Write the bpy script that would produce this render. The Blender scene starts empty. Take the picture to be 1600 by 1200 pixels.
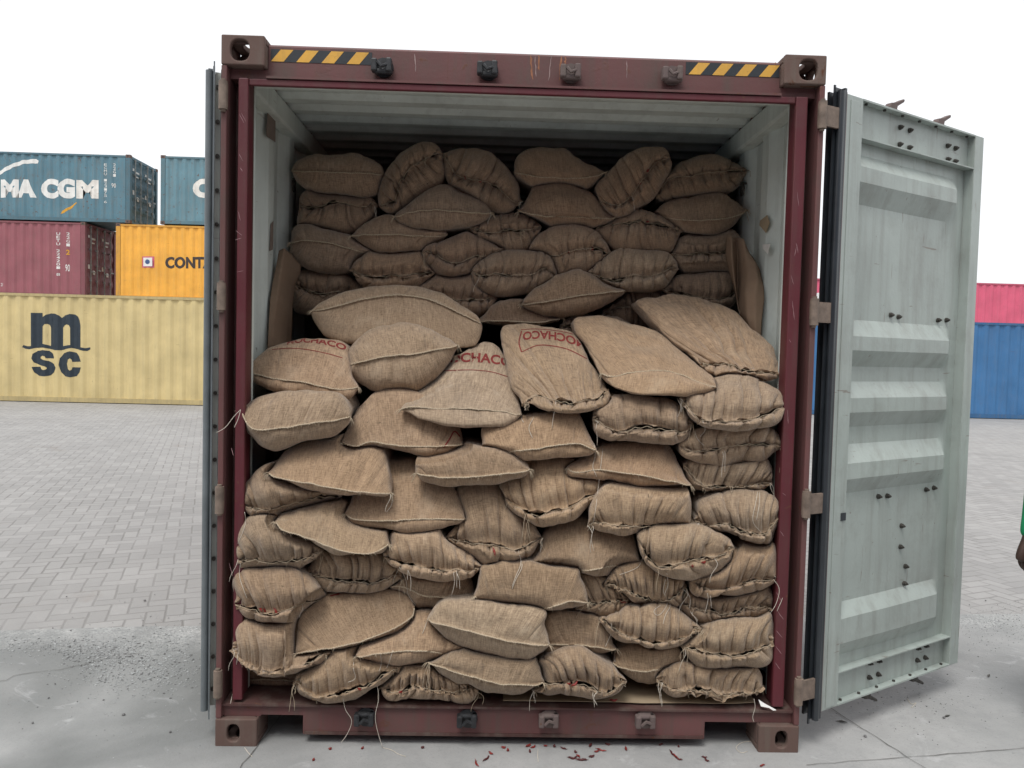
import bpy, bmesh, math, random
import numpy as np
from mathutils import Vector, Matrix
from mathutils.bvhtree import BVHTree
from mathutils.geometry import tessellate_polygon
R = math.radians
sc = bpy.context.scene
col = sc.collection

# ------------------------------------------------------------------ camera
CAM = np.array([-0.1095, -3.1373, 1.6628]); YAW, PIT, ROL, FPX = 0.0261, -0.0420, 0.025, 1200.0
_cy, _sy, _cp, _sp = math.cos(YAW), math.sin(YAW), math.cos(PIT), math.sin(PIT)
FW = np.array([_sy*_cp, _cy*_cp, _sp]); _r = np.array([_cy, -_sy, 0.0]); _u = np.cross(_r, FW)
RT = _r*math.cos(ROL) + _u*math.sin(ROL); UP = _u*math.cos(ROL) - _r*math.sin(ROL)
cam = bpy.data.cameras.new('camera'); camo = bpy.data.objects.new('camera', cam); col.objects.link(camo)
cam.sensor_width = 36.0; cam.lens = 36.0*FPX/1600.0; cam.clip_start = 0.05; cam.clip_end = 2000
m3 = Matrix((RT, UP, -FW)).transposed(); camo.matrix_world = Matrix.Translation(Vector(CAM)) @ m3.to_4x4()
sc.camera = camo

# ------------------------------------------------------------------ light: bright overcast noon
SUN_EL, SUN_AZ = 62.0, 205.0          # degrees; azimuth measured from +y towards +x
w = bpy.data.worlds.new('World'); sc.world = w; w.use_nodes = True
nt = w.node_tree; nt.nodes.clear()
sky = nt.nodes.new('ShaderNodeTexSky'); sky.sky_type = 'NISHITA'; sky.sun_disc = False
sky.sun_elevation = R(SUN_EL); sky.sun_rotation = R(SUN_AZ); sky.air_density = 1.0; sky.dust_density = 4.0
hs = nt.nodes.new('ShaderNodeHueSaturation'); hs.inputs['Saturation'].default_value = 0.10; hs.inputs['Value'].default_value = 1.0
mx = nt.nodes.new('ShaderNodeMix'); mx.data_type = 'RGBA'; mx.inputs[0].default_value = 0.75
mx.inputs[7].default_value = (9.6, 9.75, 10.0, 1)           # the even cloud layer
bg = nt.nodes.new('ShaderNodeBackground'); bg.inputs[1].default_value = 0.133
out = nt.nodes.new('ShaderNodeOutputWorld')
nt.links.new(sky.outputs[0], hs.inputs['Color']); nt.links.new(hs.outputs[0], mx.inputs[6])
nt.links.new(mx.outputs[2], bg.inputs[0]); nt.links.new(bg.outputs[0], out.inputs[0])
sl = bpy.data.lights.new('sun', 'SUN'); sl.energy = 1.9; sl.angle = R(22); sl.color = (1.0, 0.97, 0.93)
so = bpy.data.objects.new('sun', sl); col.objects.link(so)
_d = Vector((math.sin(R(SUN_AZ))*math.cos(R(SUN_EL)), math.cos(R(SUN_AZ))*math.cos(R(SUN_EL)), math.sin(R(SUN_EL))))
so.rotation_euler = _d.to_track_quat('Z', 'Y').to_euler()
sc.view_settings.view_transform = 'Standard'; sc.view_settings.look = 'None'
sc.view_settings.exposure = 0.0; sc.view_settings.gamma = 1.0

# ------------------------------------------------------------------ helpers
random.seed(7); rng = np.random.default_rng(11)
def unp(P, y):
    """points of the photograph (1600x1200) -> world points lying on the plane(s) y"""
    P = np.asarray(P, float); y = np.broadcast_to(np.asarray(y, float), P.shape[:-1])
    d = RT*((P[..., 0]-800)/FPX)[..., None] + UP*((600-P[..., 1])/FPX)[..., None] + FW
    t = (y-CAM[1])/d[..., 1]
    return CAM + d*t[..., None]
def unz(X, Y, z=0.0):
    d = RT*((X-800)/FPX) + UP*((600-Y)/FPX) + FW
    return Vector(CAM + d*(z-CAM[2])/d[2])
def ray(X, Y): return Vector(RT*((X-800)/FPX) + UP*((600-Y)/FPX) + FW)
def tag(o, label=None, cat=None, group=None, kind=None):
    if label: o['label'] = label
    if cat: o['category'] = cat
    if group: o['group'] = group
    if kind: o['kind'] = kind
    return o
def empty(name, loc=(0, 0, 0), rz=0, parent=None):
    o = bpy.data.objects.new(name, None); col.objects.link(o); o.location = loc; o.rotation_euler.z = rz
    o.empty_display_size = 0.1
    if parent: o.parent = parent
    return o
class MB:
    """collects shapes into one mesh"""
    def __init__(s): s.v = []; s.f = []; s.m = []
    def add(s, v, f, mi=0):
        n = len(s.v); s.v += [tuple(p) for p in v]; s.f += [tuple(i+n for i in q) for q in f]; s.m += [mi]*len(f)
    def box(s, a, b, mi=0, bev=0.0):
        x0, y0, z0 = [min(p, q) for p, q in zip(a, b)]; x1, y1, z1 = [max(p, q) for p, q in zip(a, b)]
        if bev <= 0:
            v = [(x0,y0,z0),(x1,y0,z0),(x1,y1,z0),(x0,y1,z0),(x0,y0,z1),(x1,y0,z1),(x1,y1,z1),(x0,y1,z1)]
            s.add(v, [(0,3,2,1),(4,5,6,7),(0,1,5,4),(1,2,6,5),(2,3,7,6),(3,0,4,7)], mi); return
        bm = bmesh.new(); bmesh.ops.create_cube(bm, size=1)
        for p in bm.verts: p.co = Vector(((x0+x1)/2+p.co.x*(x1-x0), (y0+y1)/2+p.co.y*(y1-y0), (z0+z1)/2+p.co.z*(z1-z0)))
        bmesh.ops.bevel(bm, geom=bm.edges[:], offset=bev, segments=2, profile=0.5, affect='EDGES')
        s.bm(bm, mi)
    def bm(s, bm, mi=0, M=None):
        bm.verts.ensure_lookup_table(); bm.verts.index_update()
        v = [(M @ p.co if M else p.co) for p in bm.verts]; f = [[p.index for p in q.verts] for q in bm.faces]
        s.add(v, f, mi); bm.free()
    def tube(s, pts, r, seg=8, mi=0, cap=True, r2=None):
        pts = [Vector(p) for p in pts]; n = len(pts); rings = []; up = None
        for i, p in enumerate(pts):
            d = (pts[min(i+1, n-1)]-pts[max(i-1, 0)]).normalized()
            if up is None: up = d.orthogonal().normalized()
            up = (up - d*up.dot(d)); up = up.normalized() if up.length > 1e-6 else d.orthogonal().normalized()
            w_ = d.cross(up); k = i/max(1, n-1)
            rr = r if r2 is None else (r2[i] if isinstance(r2, (list, tuple)) else r*(1-k)+r2*k)
            rings.append([p+(up*math.cos(a)+w_*math.sin(a))*rr for a in [2*math.pi*j/seg for j in range(seg)]])
        v = [q for g in rings for q in g]; f = []
        for i in range(n-1):
            for j in range(seg):
                a = i*seg+j; b = i*seg+(j+1) % seg; f.append((a, b, b+seg, a+seg))
        if cap: f.append(tuple(range(seg-1, -1, -1))); f.append(tuple((n-1)*seg+j for j in range(seg)))
        s.add(v, f, mi)
    def prism(s, poly, M, depth, mi=0):
        """2-D polygon (x,z) extruded along y by depth, then moved by M"""
        n = len(poly); v = [M @ Vector((p[0], 0, p[1])) for p in poly]+[M @ Vector((p[0], depth, p[1])) for p in poly]
        tr = tessellate_polygon([[Vector((p[0], p[1], 0)) for p in poly]])
        f = [tuple(t) for t in tr]+[tuple(i+n for i in reversed(t)) for t in tr]+[(i, (i+1) % n, (i+1) % n+n, i+n) for i in range(n)]
        s.add(v, f, mi)
    def build(s, name, mats, parent=None, smooth=False, M=None, inv=True):
        me = bpy.data.meshes.new(name); me.from_pydata(s.v, [], s.f)
        for m in (mats if isinstance(mats, (list, tuple)) else [mats]): me.materials.append(m)
        me.polygons.foreach_set('material_index', s.m)
        if inv:
            bm = bmesh.new(); bm.from_mesh(me); bmesh.ops.recalc_face_normals(bm, faces=bm.faces[:]); bm.to_mesh(me); bm.free()
        if smooth: me.polygons.foreach_set('use_smooth', [True]*len(me.polygons))
        me.update(); o = bpy.data.objects.new(name, me); col.objects.link(o)
        if parent is not None: o.parent = parent
        if M is not None: o.matrix_local = M
        return o
def auto_smooth(o, ang=35):
    me = o.data; bm = bmesh.new(); bm.from_mesh(me)
    for f in bm.faces: f.smooth = True
    for e in bm.edges:
        if len(e.link_faces) == 2: e.smooth = e.calc_face_angle(0) < R(ang)
    bm.to_mesh(me); bm.free(); return o

# ------------------------------------------------------------------ materials
class NT:
    def __init__(s, name):
        s.m = bpy.data.materials.new(name); s.m.use_nodes = True; s.t = s.m.node_tree; s.t.nodes.clear()
        s.out = s.n('ShaderNodeOutputMaterial'); s.b = s.n('ShaderNodeBsdfPrincipled'); s.l(s.b.outputs[0], s.out.inputs[0])
    def n(s, ty, **k):
        q = s.t.nodes.new(ty)
        for a, v in k.items(): setattr(q, a, v)
        return q
    def l(s, a, b): s.t.links.new(a, b)
    def val(s, i, v):
        if hasattr(v, 'is_linked') or hasattr(v, 'links'): s.l(v, i)
        else: i.default_value = v
    def coord(s, which='Object', scale=(1, 1, 1), loc=(0, 0, 0), rot=(0, 0, 0)):
        c = s.n('ShaderNodeTexCoord'); m = s.n('ShaderNodeMapping'); s.l(c.outputs[which], m.inputs[0])
        m.inputs['Scale'].default_value = scale; m.inputs['Location'].default_value = loc; m.inputs['Rotation'].default_value = rot
        return m.outputs[0]
    def noise(s, v, scale=5, detail=4, rough=0.55, dist=0.0):
        q = s.n('ShaderNodeTexNoise'); s.l(v, q.inputs['Vector']); q.inputs['Scale'].default_value = scale
        q.inputs['Detail'].default_value = detail; q.inputs['Roughness'].default_value = rough; q.inputs['Distortion'].default_value = dist
        return q.outputs['Fac']
    def ramp(s, f, a, b, inter='LINEAR'):
        """remap a..b to 0..1, clamped"""
        q = s.n('ShaderNodeMapRange'); s.l(f, q.inputs[0]); q.inputs[1].default_value = a; q.inputs[2].default_value = b
        q.interpolation_type = 'SMOOTHSTEP' if inter != 'LINEAR' else 'LINEAR'; return q.outputs[0]
    def math(s, op, a, b=0.0, c=0.0):
        q = s.n('ShaderNodeMath', operation=op); s.val(q.inputs[0], a); s.val(q.inputs[1], b); s.val(q.inputs[2], c); return q.outputs[0]
    def mix(s, f, a, b, mode='MIX'):
        q = s.n('ShaderNodeMix', data_type='RGBA', blend_type=mode); s.val(q.inputs[0], f)
        s.val(q.inputs[6], a if not isinstance(a, tuple) else (*a[:3], 1)); s.val(q.inputs[7], b if not isinstance(b, tuple) else (*b[:3], 1))
        return q.outputs[2]
    def bump(s, h, strength=0.3, dist=0.01):
        q = s.n('ShaderNodeBump'); s.l(h, q.inputs['Height']); q.inputs['Strength'].default_value = strength
        q.inputs['Distance'].default_value = dist; s.l(q.outputs[0], s.b.inputs['Normal']); return q
    def done(s, c=None, rough=0.6, metal=0.0, spec=0.5):
        if c is not None: s.val(s.b.inputs['Base Color'], c if not isinstance(c, tuple) else (*c[:3], 1))
        s.val(s.b.inputs['Roughness'], rough); s.b.inputs['Metallic'].default_value = metal
        s.b.inputs['Specular IOR Level'].default_value = spec; return s.m
def mul(c, k): return tuple(min(1.0, x*k) for x in c)
def paint(name, c, rough=0.55, rust=0.3, dirt=0.35, rustcol=(0.13, 0.055, 0.03), dirtcol=(0.16, 0.14, 0.115), scale=1.0, streak=True, spec=0.35, scuff=0.25):
    """weathered paint: fading, vertical run marks, chips showing rust, dirt"""
    n = NT(name); v = n.coord('Object'); vs = n.coord('Object', (9, 9, 0.8))
    fade = n.ramp(n.noise(v, 2.2*scale, 5), 0.3, 0.72)
    cc = n.mix(fade, mul(c, 0.86), mul(c, 1.12))
    if streak:
        st = n.ramp(n.noise(vs, 2.0*scale, 4, 0.6), 0.48, 0.75)
        cc = n.mix(n.math('MULTIPLY', st, dirt), cc, dirtcol)
    sm = n.ramp(n.noise(v, 6*scale, 8, 0.7), 0.50, 0.85); cc = n.mix(n.math('MULTIPLY', sm, dirt*1.2), cc, dirtcol)
    ch = n.ramp(n.noise(v, 14*scale, 6, 0.65, 0.6), 0.68-0.12*rust, 0.72-0.08*rust)
    ch2 = n.ramp(n.noise(v, 2.6*scale, 3, 0.5), 0.42, 0.62)
    cc = n.mix(n.math('MULTIPLY', n.math('MULTIPLY', ch, ch2), min(1, rust*2)), cc, rustcol)
    sc1 = n.ramp(n.noise(n.coord('Object', (30, 30, 2.2), rot=(0.35, 0.2, 0)), 2.4*scale, 3, 0.5), 0.70, 0.73); sc2 = n.ramp(n.noise(n.coord('Object', (3, 3, 26), rot=(0.2, -0.3, 0)), 1.7*scale, 3, 0.5), 0.71, 0.74)
    cc = n.mix(n.math('MULTIPLY', n.math('MAXIMUM', sc1, sc2), scuff), cc, mul(rustcol, 0.8))
    sp = n.ramp(n.noise(v, 38*scale, 3, 0.5), 0.73, 0.76); cc = n.mix(n.math('MULTIPLY', sp, 0.5), cc, mul(rustcol, 0.7))
    n.bump(n.math('ADD', n.math('ADD', n.noise(v, 60, 3), n.math('MULTIPLY', ch, 0.6)), n.math('MULTIPLY', n.noise(v, 3.2, 2), 2.5)), 0.16, 0.004)
    return n.done(cc, n.math('ADD', n.math('MULTIPLY', fade, 0.12), rough), spec=spec)
def plain(name, c, rough=0.6, metal=0.0, var=0.18, scale=8, spec=0.5, bump=0.1):
    n = NT(name); v = n.coord('Object'); f = n.noise(v, scale, 5, 0.6)
    n.bump(n.noise(v, scale*6, 3), bump, 0.003)
    return n.done(n.mix(n.ramp(f, 0.3, 0.7), mul(c, 1-var), mul(c, 1+var)), rough, metal, spec)
M = {}
M['burg'] = paint('burgundy_paint', (0.145, 0.064, 0.062), 0.5, 0.6, 0.75, dirtcol=(0.10, 0.078, 0.066))
M['burg_dark'] = paint('burgundy_paint_grimy', (0.085, 0.042, 0.038), 0.6, 0.6, 0.6)  # darker burgundy: brown grime plus the shade of the post recess, put into the colour
M['red'] = paint('deep_red_paint', (0.108, 0.018, 0.026), 0.5, 0.5, 0.6, dirtcol=(0.10, 0.05, 0.045), spec=0.45)
M['cast'] = paint('rusty_brown_steel', (0.138, 0.088, 0.074), 0.75, 0.7, 0.55, rustcol=(0.11, 0.045, 0.025))
M['inner'] = paint('pale_grey_green_paint', (0.64, 0.70, 0.67), 0.5, 0.12, 0.22, rustcol=(0.2, 0.12, 0.08), dirtcol=(0.22, 0.22, 0.2))
M['door'] = paint('pale_green_door_paint', (0.375, 0.425, 0.398), 0.34, 0.14, 0.42, rustcol=(0.2, 0.13, 0.09), dirtcol=(0.19, 0.185, 0.165), spec=0.5, scuff=0.55)
M['rubber'] = plain('black_rubber_gasket', (0.028, 0.034, 0.040), 0.3, spec=0.6)
M['steel'] = plain('galvanised_steel', (0.26, 0.27, 0.26), 0.5, 0.5, 0.3)
M['bolt'] = plain('dark_bolt_steel', (0.075, 0.07, 0.062), 0.55, 0.4, 0.4, 60)
M['hinge'] = plain('dusty_hinge_steel', (0.19, 0.145, 0.115), 0.7, 0.0, 0.35, 25)
M['claw'] = paint('worn_keeper_steel', (0.14, 0.105, 0.10), 0.7, 0.5, 0.4, scale=3)
M['claw_dark'] = plain('greasy_black_keeper_steel', (0.03, 0.032, 0.035), 0.5, 0.2, 0.4, 40)
M['yellow'] = paint('yellow_warning_film', (0.72, 0.40, 0.07), 0.45, 0.25, 0.2, scale=2)
M['black'] = plain('black_warning_film', (0.022, 0.028, 0.034), 0.45)
M['ply'] = plain('worn_plywood_floor', (0.14, 0.10, 0.075), 0.8, 0, 0.3, 14)
M['kraft'] = plain('brown_kraft_paper', (0.215, 0.150, 0.105), 0.85, 0, 0.12, 9, 0.2)
M['card'] = plain('worn_cardboard', (0.36, 0.285, 0.195), 0.9, 0, 0.2, 7, 0.2)
M['white_tape'] = plain('white_paper_scrap', (0.7, 0.7, 0.68), 0.7, 0, 0.1)
M['chilli'] = plain('dried_chilli_skin', (0.23, 0.02, 0.014), 0.4, 0, 0.45, 60)
M['chilli_dark'] = plain('dark_dried_chilli_skin', (0.085, 0.012, 0.012), 0.45, 0, 0.4, 60)
M['ink'] = plain('faded_red_print', (0.215, 0.045, 0.042), 0.9, 0, 0.35, 90, 0.1)

def burlap():
    n = NT('jute_burlap'); c = n.n('ShaderNodeTexCoord'); uv = c.outputs['UV']
    oi = n.n('ShaderNodeObjectInfo')
    def mp(sx, sy):
        m = n.n('ShaderNodeMapping'); n.l(uv, m.inputs[0]); m.inputs['Scale'].default_value = (sx, sy, 1)
        a = n.n('ShaderNodeVectorMath', operation='ADD'); n.l(m.outputs[0], a.inputs[0])
        k = n.n('ShaderNodeCombineXYZ'); n.l(n.math('MULTIPLY', oi.outputs['Random'], 91.0), k.inputs[2]); n.l(k.outputs[0], a.inputs[1])
        return a.outputs[0]
    warp = n.noise(mp(300, 34), 1, 3, 0.65); weft = n.noise(mp(48, 360), 1, 3, 0.65)
    warp2 = n.noise(mp(75, 8), 1, 4, 0.7); weft2 = n.noise(mp(14, 60), 1, 3, 0.6)
    weave = n.math('ADD', n.math('MULTIPLY', warp, 0.55), n.math('MULTIPLY', weft, 0.45))
    band = n.math('ADD', n.math('MULTIPLY', warp2, 0.88), n.math('MULTIPLY', weft2, 0.12))
    tone = n.ramp(weave, 0.36, 0.64)
    a = n.mix(tone, (0.205, 0.145, 0.098), (0.478, 0.360, 0.250))
    a = n.mix(n.ramp(band, 0.36, 0.62), mul_c(a, n, 0.84), a)
    big = n.noise(mp(5, 5), 1, 5, 0.6); a = n.mix(n.math('MULTIPLY', n.ramp(big, 0.48, 0.75), 0.30), a, (0.20, 0.135, 0.085))
    spk = n.ramp(n.noise(mp(70, 70), 1, 2, 0.5), 0.735, 0.77); a = n.mix(n.math('MULTIPLY', spk, 0.65), a, (0.07, 0.045, 0.03))
    st = n.ramp(n.noise(mp(2.6, 4.2), 1, 6, 0.65), 0.55, 0.72); a = n.mix(n.math('MULTIPLY', st, 0.35), a, (0.16, 0.125, 0.095))
    dst = n.ramp(n.noise(mp(3.4, 2.8), 2.1, 6, 0.7), 0.56, 0.75); a = n.mix(n.math('MULTIPLY', dst, 0.35), a, (0.52, 0.45, 0.36))
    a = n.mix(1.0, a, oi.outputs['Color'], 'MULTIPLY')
    fz = n.noise(mp(900, 900), 1, 2, 0.5)
    h = n.math('ADD', n.math('ADD', weave, n.math('MULTIPLY', band, 0.8)), n.math('MULTIPLY', fz, 0.35))
    n.bump(h, 0.75, 0.0035)
    n.b.inputs['Sheen Weight'].default_value = 0.25; n.b.inputs['Sheen Roughness'].default_value = 0.6
    return n.done(a, 0.95, spec=0.12)
def mul_c(a, n, k): return n.mix(1.0, a, (k, k*0.985, k*0.96), 'MULTIPLY')
M['burlap'] = burlap()
M['twine'] = plain('pale_jute_twine', (0.47, 0.39, 0.285), 0.95, 0, 0.2, 90, 0.1)
M['thread'] = plain('pale_cotton_thread', (0.62, 0.57, 0.49), 0.9, 0, 0.12, 90, 0.1)

def concrete():
    n = NT('worn_concrete'); v = n.coord('Object')
    a = n.mix(n.ramp(n.noise(v, 0.9, 6, 0.62), 0.32, 0.7), (0.262, 0.268, 0.265), (0.425, 0.422, 0.415))
    a = n.mix(n.math('MULTIPLY', n.ramp(n.noise(v, 0.55, 4, 0.5, 0.8), 0.49, 0.64), 0.8), a, (0.165, 0.172, 0.168))
    a = n.mix(n.math('MULTIPLY', n.ramp(n.noise(v, 130, 4, 0.7), 0.56, 0.68), 0.35), a, (0.19, 0.19, 0.19)); a = n.mix(n.math('MULTIPLY', n.ramp(n.noise(v, 1.9, 7, 0.75, 0.5), 0.53, 0.68), 0.45), a, (0.24, 0.25, 0.25))
    a = n.mix(n.math('MULTIPLY', n.ramp(n.noise(v, 9, 8, 0.75), 0.5, 0.8), 0.35), a, (0.22, 0.22, 0.22))
    a = n.mix(n.math('MULTIPLY', n.ramp(n.noise(v, 3.0, 6, 0.7, 1.5), 0.60, 0.72), 0.35), a, (0.62, 0.62, 0.63))
    sc_ = n.coord('Object', (1, 14, 1), rot=(0, 0, 0.5)); a = n.mix(n.math('MULTIPLY', n.ramp(n.noise(sc_, 2.2, 6, 0.7), 0.58, 0.8), 0.28), a, (0.25, 0.25, 0.25))
    sp = n.n('ShaderNodeSeparateXYZ'); n.l(v, sp.inputs[0])        # loose rubble dust where the slab meets the pavers
    e = n.math('SUBTRACT', sp.outputs[1], n.math('MULTIPLY', n.math('ADD', sp.outputs[0], 3.0), 0.10))
    e = n.math('ADD', e, n.math('MULTIPLY', n.math('SUBTRACT', n.noise(v, 1.6, 6, 0.7), 0.5), 1.1))
    rb = n.ramp(e, 0.84, 1.10); q = n.n('ShaderNodeTexVoronoi'); n.l(v, q.inputs['Vector']); q.inputs['Scale'].default_value = 105; q2 = n.n('ShaderNodeSeparateColor'); n.l(q.outputs['Color'], q2.inputs[0])
    g = n.mix(n.ramp(n.noise(v, 5, 6, 0.7), 0.35, 0.65), (0.33, 0.34, 0.335), (0.46, 0.46, 0.45))
    g = n.mix(n.math('MULTIPLY', n.ramp(q2.outputs[0], 0.66, 0.72), 0.5), g, (0.20, 0.205, 0.205)); g = n.mix(n.math('MULTIPLY', n.ramp(q2.outputs[1], 0.82, 0.86), 0.5), g, (0.56, 0.56, 0.55))
    pt = n.ramp(n.noise(v, 4.5, 8, 0.75), 0.42, 0.58); rb = n.math('MULTIPLY', rb, n.math('ADD', n.math('MULTIPLY', pt, 0.75), 0.25)); a = n.mix(rb, a, g)
    n.bump(n.math('ADD', n.noise(v, 55, 8, 0.7), n.math('MULTIPLY', n.math('MULTIPLY', q.outputs['Distance'], rb), -2.0)), 0.4, 0.007)
    return n.done(a, 0.86, spec=0.25)
M['concrete'] = concrete()
def pavers():
    n = NT('herringbone_pavers'); rot = -0.35; W = 0.108
    v = n.coord('Object', (1/W, 1/W, 1), rot=(0, 0, rot)); wob = n.n('ShaderNodeVectorMath', operation='ADD'); nz = n.n('ShaderNodeTexNoise')
    n.l(v, nz.inputs['Vector']); nz.inputs['Scale'].default_value = 0.35
    k = n.n('ShaderNodeVectorMath', operation='SCALE'); n.l(nz.outputs['Color'], k.inputs[0]); k.inputs['Scale'].default_value = 0.22
    n.l(v, wob.inputs[0]); n.l(k.outputs[0], wob.inputs[1])
    s = n.n('ShaderNodeSeparateXYZ'); n.l(wob.outputs[0], s.inputs[0]); x, y = s.outputs[0], s.outputs[1]
    ix, iy = n.math('FLOOR', x), n.math('FLOOR', y); fx, fy = n.math('SUBTRACT', x, ix), n.math('SUBTRACT', y, iy)
    kk = n.math('FLOORED_MODULO', n.math('SUBTRACT', ix, iy), 4.0)
    is_ = lambda q: n.math('COMPARE', kk, float(q), 0.1)
    L = n.math('ADD', fx, is_(1)); Rr = n.math('ADD', n.math('SUBTRACT', 1.0, fx), is_(0))
    B = n.math('ADD', fy, is_(2)); T = n.math('ADD', n.math('SUBTRACT', 1.0, fy), is_(3))
    d = n.math('MINIMUM', n.math('MINIMUM', L, Rr), n.math('MINIMUM', B, T))
    bx = n.math('SUBTRACT', ix, is_(1)); by = n.math('SUBTRACT', iy, is_(2))
    c = n.n('ShaderNodeCombineXYZ'); n.l(bx, c.inputs[0]); n.l(by, c.inputs[1]); wn = n.n('ShaderNodeTexWhiteNoise'); n.l(c.outputs[0], wn.inputs[0])
    vo = n.coord('Object')
    a = n.mix(wn.outputs['Value'], (0.28, 0.275, 0.27), (0.35, 0.343, 0.337))
    a = n.mix(n.math('MULTIPLY', n.ramp(n.noise(vo, 0.35, 6, 0.6), 0.4, 0.7), 0.38), a, (0.43, 0.42, 0.405))
    a = n.mix(n.math('MULTIPLY', n.ramp(n.noise(vo, 2.4, 7, 0.7), 0.48, 0.7), 0.5), a, (0.28, 0.275, 0.27)); a = n.mix(n.math('MULTIPLY', n.ramp(n.noise(vo, 110, 4, 0.7), 0.56, 0.7), 0.3), a, (0.2, 0.2, 0.2))
    a = n.mix(n.math('MULTIPLY', n.ramp(n.noise(vo, 30, 6, 0.7), 0.5, 0.8), 0.35), a, (0.26, 0.255, 0.25))
    j = n.math('SUBTRACT', 1.0, n.ramp(d, 0.02, 0.10)); fill = n.ramp(n.noise(vo, 1.3, 5, 0.6), 0.34, 0.62)
    jj = n.math('MULTIPLY', j, n.math('ADD', n.math('MULTIPLY', fill, 0.75), 0.32))
    a = n.mix(n.math('MULTIPLY', jj, 0.58), a, (0.17, 0.165, 0.155))
    a = n.mix(n.math('MULTIPLY', n.ramp(n.noise(vo, 0.9, 5, 0.65, 1.0), 0.60, 0.74), 0.30), a, (0.22, 0.175, 0.14)); a = n.mix(n.math('MULTIPLY', n.ramp(n.noise(vo, 0.22, 5, 0.65, 1.5), 0.52, 0.68), 0.45), a, (0.215, 0.21, 0.205))
    n.bump(n.math('SUBTRACT', n.math('MULTIPLY', n.noise(vo, 60, 5), 0.2), jj), 0.4, 0.01)
    return n.done(a, 0.88, spec=0.25)
M['pavers'] = pavers()
M['stone'] = plain('grey_crushed_stone', (0.36, 0.37, 0.37), 0.9, 0, 0.35, 30, 0.2)
M['stone_dark'] = plain('dark_crushed_stone', (0.17, 0.17, 0.17), 0.9, 0, 0.35, 30, 0.2)
M['joint'] = plain('dirty_joint_filler', (0.13, 0.125, 0.115), 0.95, 0, 0.3, 30, 0.1)
M['tape'] = plain('old_brown_tape', (0.22, 0.175, 0.15), 0.7)
M['rubber_grey'] = plain('weathered_grey_rubber', (0.15, 0.17, 0.18), 0.4)

# ================================================================== ground
def sheet(name, pts, z, mat, kind='structure'):
    b = MB(); b.add([(p[0], p[1], z) for p in pts], [tuple(range(len(pts)))]); o = b.build(name, mat, inv=False)
    return tag(o, kind=kind)
sheet('ground', [(-350, -250), (350, -250), (350, 500), (-350, 500)], 0.0, M['pavers'])
random.seed(3)
edge = []
for i in range(41):
    x = -14+i*0.7; edge.append((x, 1.22+0.10*(x+3)*(1 if x>-3 else .2)+random.uniform(-0.05, 0.05)))
sheet('concrete_apron', [(-14, -12), (14, -12)]+edge[::-1], 0.004, M['concrete'])
def strip(pts, w, z=0.008):
    b = MB(); v = []
    for i, p in enumerate(pts):
        p = Vector((p[0], p[1], 0)); q = Vector((*pts[min(i+1, len(pts)-1)], 0))-Vector((*pts[max(i-1, 0)], 0)); q.normalize()
        nn = Vector((-q.y, q.x, 0))*w*random.uniform(0.5, 1.3); v += [(p.x+nn.x, p.y+nn.y, z), (p.x-nn.x, p.y-nn.y, z)]
    b.add(v, [(2*i, 2*i+1, 2*i+3, 2*i+2) for i in range(len(pts)-1)]); return b
def crack(a, b_, w, jit, n=26):
    pts = [(a[0]+(b_[0]-a[0])*i/n+random.uniform(-jit, jit), a[1]+(b_[1]-a[1])*i/n+random.uniform(-jit, jit)) for i in range(n+1)]
    tag(strip(pts, w).build('concrete_joint', M['joint'], inv=False), kind='structure')
crack((1.42, 0.78), (1.80, -0.45), 0.0017, 0.004)
crack((1.21, -0.10), (2.9, 0.16), 0.0014, 0.004)
crack((-1.00, 0.5), (-1.10, -0.6), 0.0018, 0.004)
crack((-2.9, 0.28), (-1.92, 0.98), 0.0016, 0.02)

M['edge'] = paint('dusty_edge_strip_paint', (0.62, 0.66, 0.61), 0.5, 0.15, 0.2)
# ================================================================== shapes shared by the containers
def hole_plate(b, w_, h_, rx, rz, th, Mx, mi=0, cx=0.0, cz=0.0, sup=2.6, seg=28):
    """rectangular plate centred on the origin in x,z with an oval hole, thickness along +y"""
    o, i_ = [], []
    for k in range(seg):
        a = 2*math.pi*(k+0.5)/seg; c, s_ = math.cos(a), math.sin(a)
        t = 1/max(abs(c)/(w_/2), abs(s_)/(h_/2)); o.append((c*t, s_*t))
        q = (abs(c)**sup+abs(s_)**sup)**(-1/sup); i_.append((cx+c*q*rx, cz+s_*q*rz))
    # snap nearest ring points to the four corners
    for cx_, cz_ in ((1, 1), (1, -1), (-1, 1), (-1, -1)):
        tgt = (cx_*w_/2, cz_*h_/2); j = min(range(seg), key=lambda q: (o[q][0]-tgt[0])**2+(o[q][1]-tgt[1])**2); o[j] = tgt
    v = [Mx @ Vector((p[0], y, p[1])) for y in (0, th) for p in o+i_]; f = []
    n = seg
    for k in range(n):
        l = (k+1) % n
        f += [(k, l, n+l, n+k), (2*n+k, 3*n+k, 3*n+l, 2*n+l), (n+k, n+l, 3*n+l, 3*n+k), (k, 2*n+k, 2*n+l, l)]
    b.add(v, f, mi)
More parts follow.
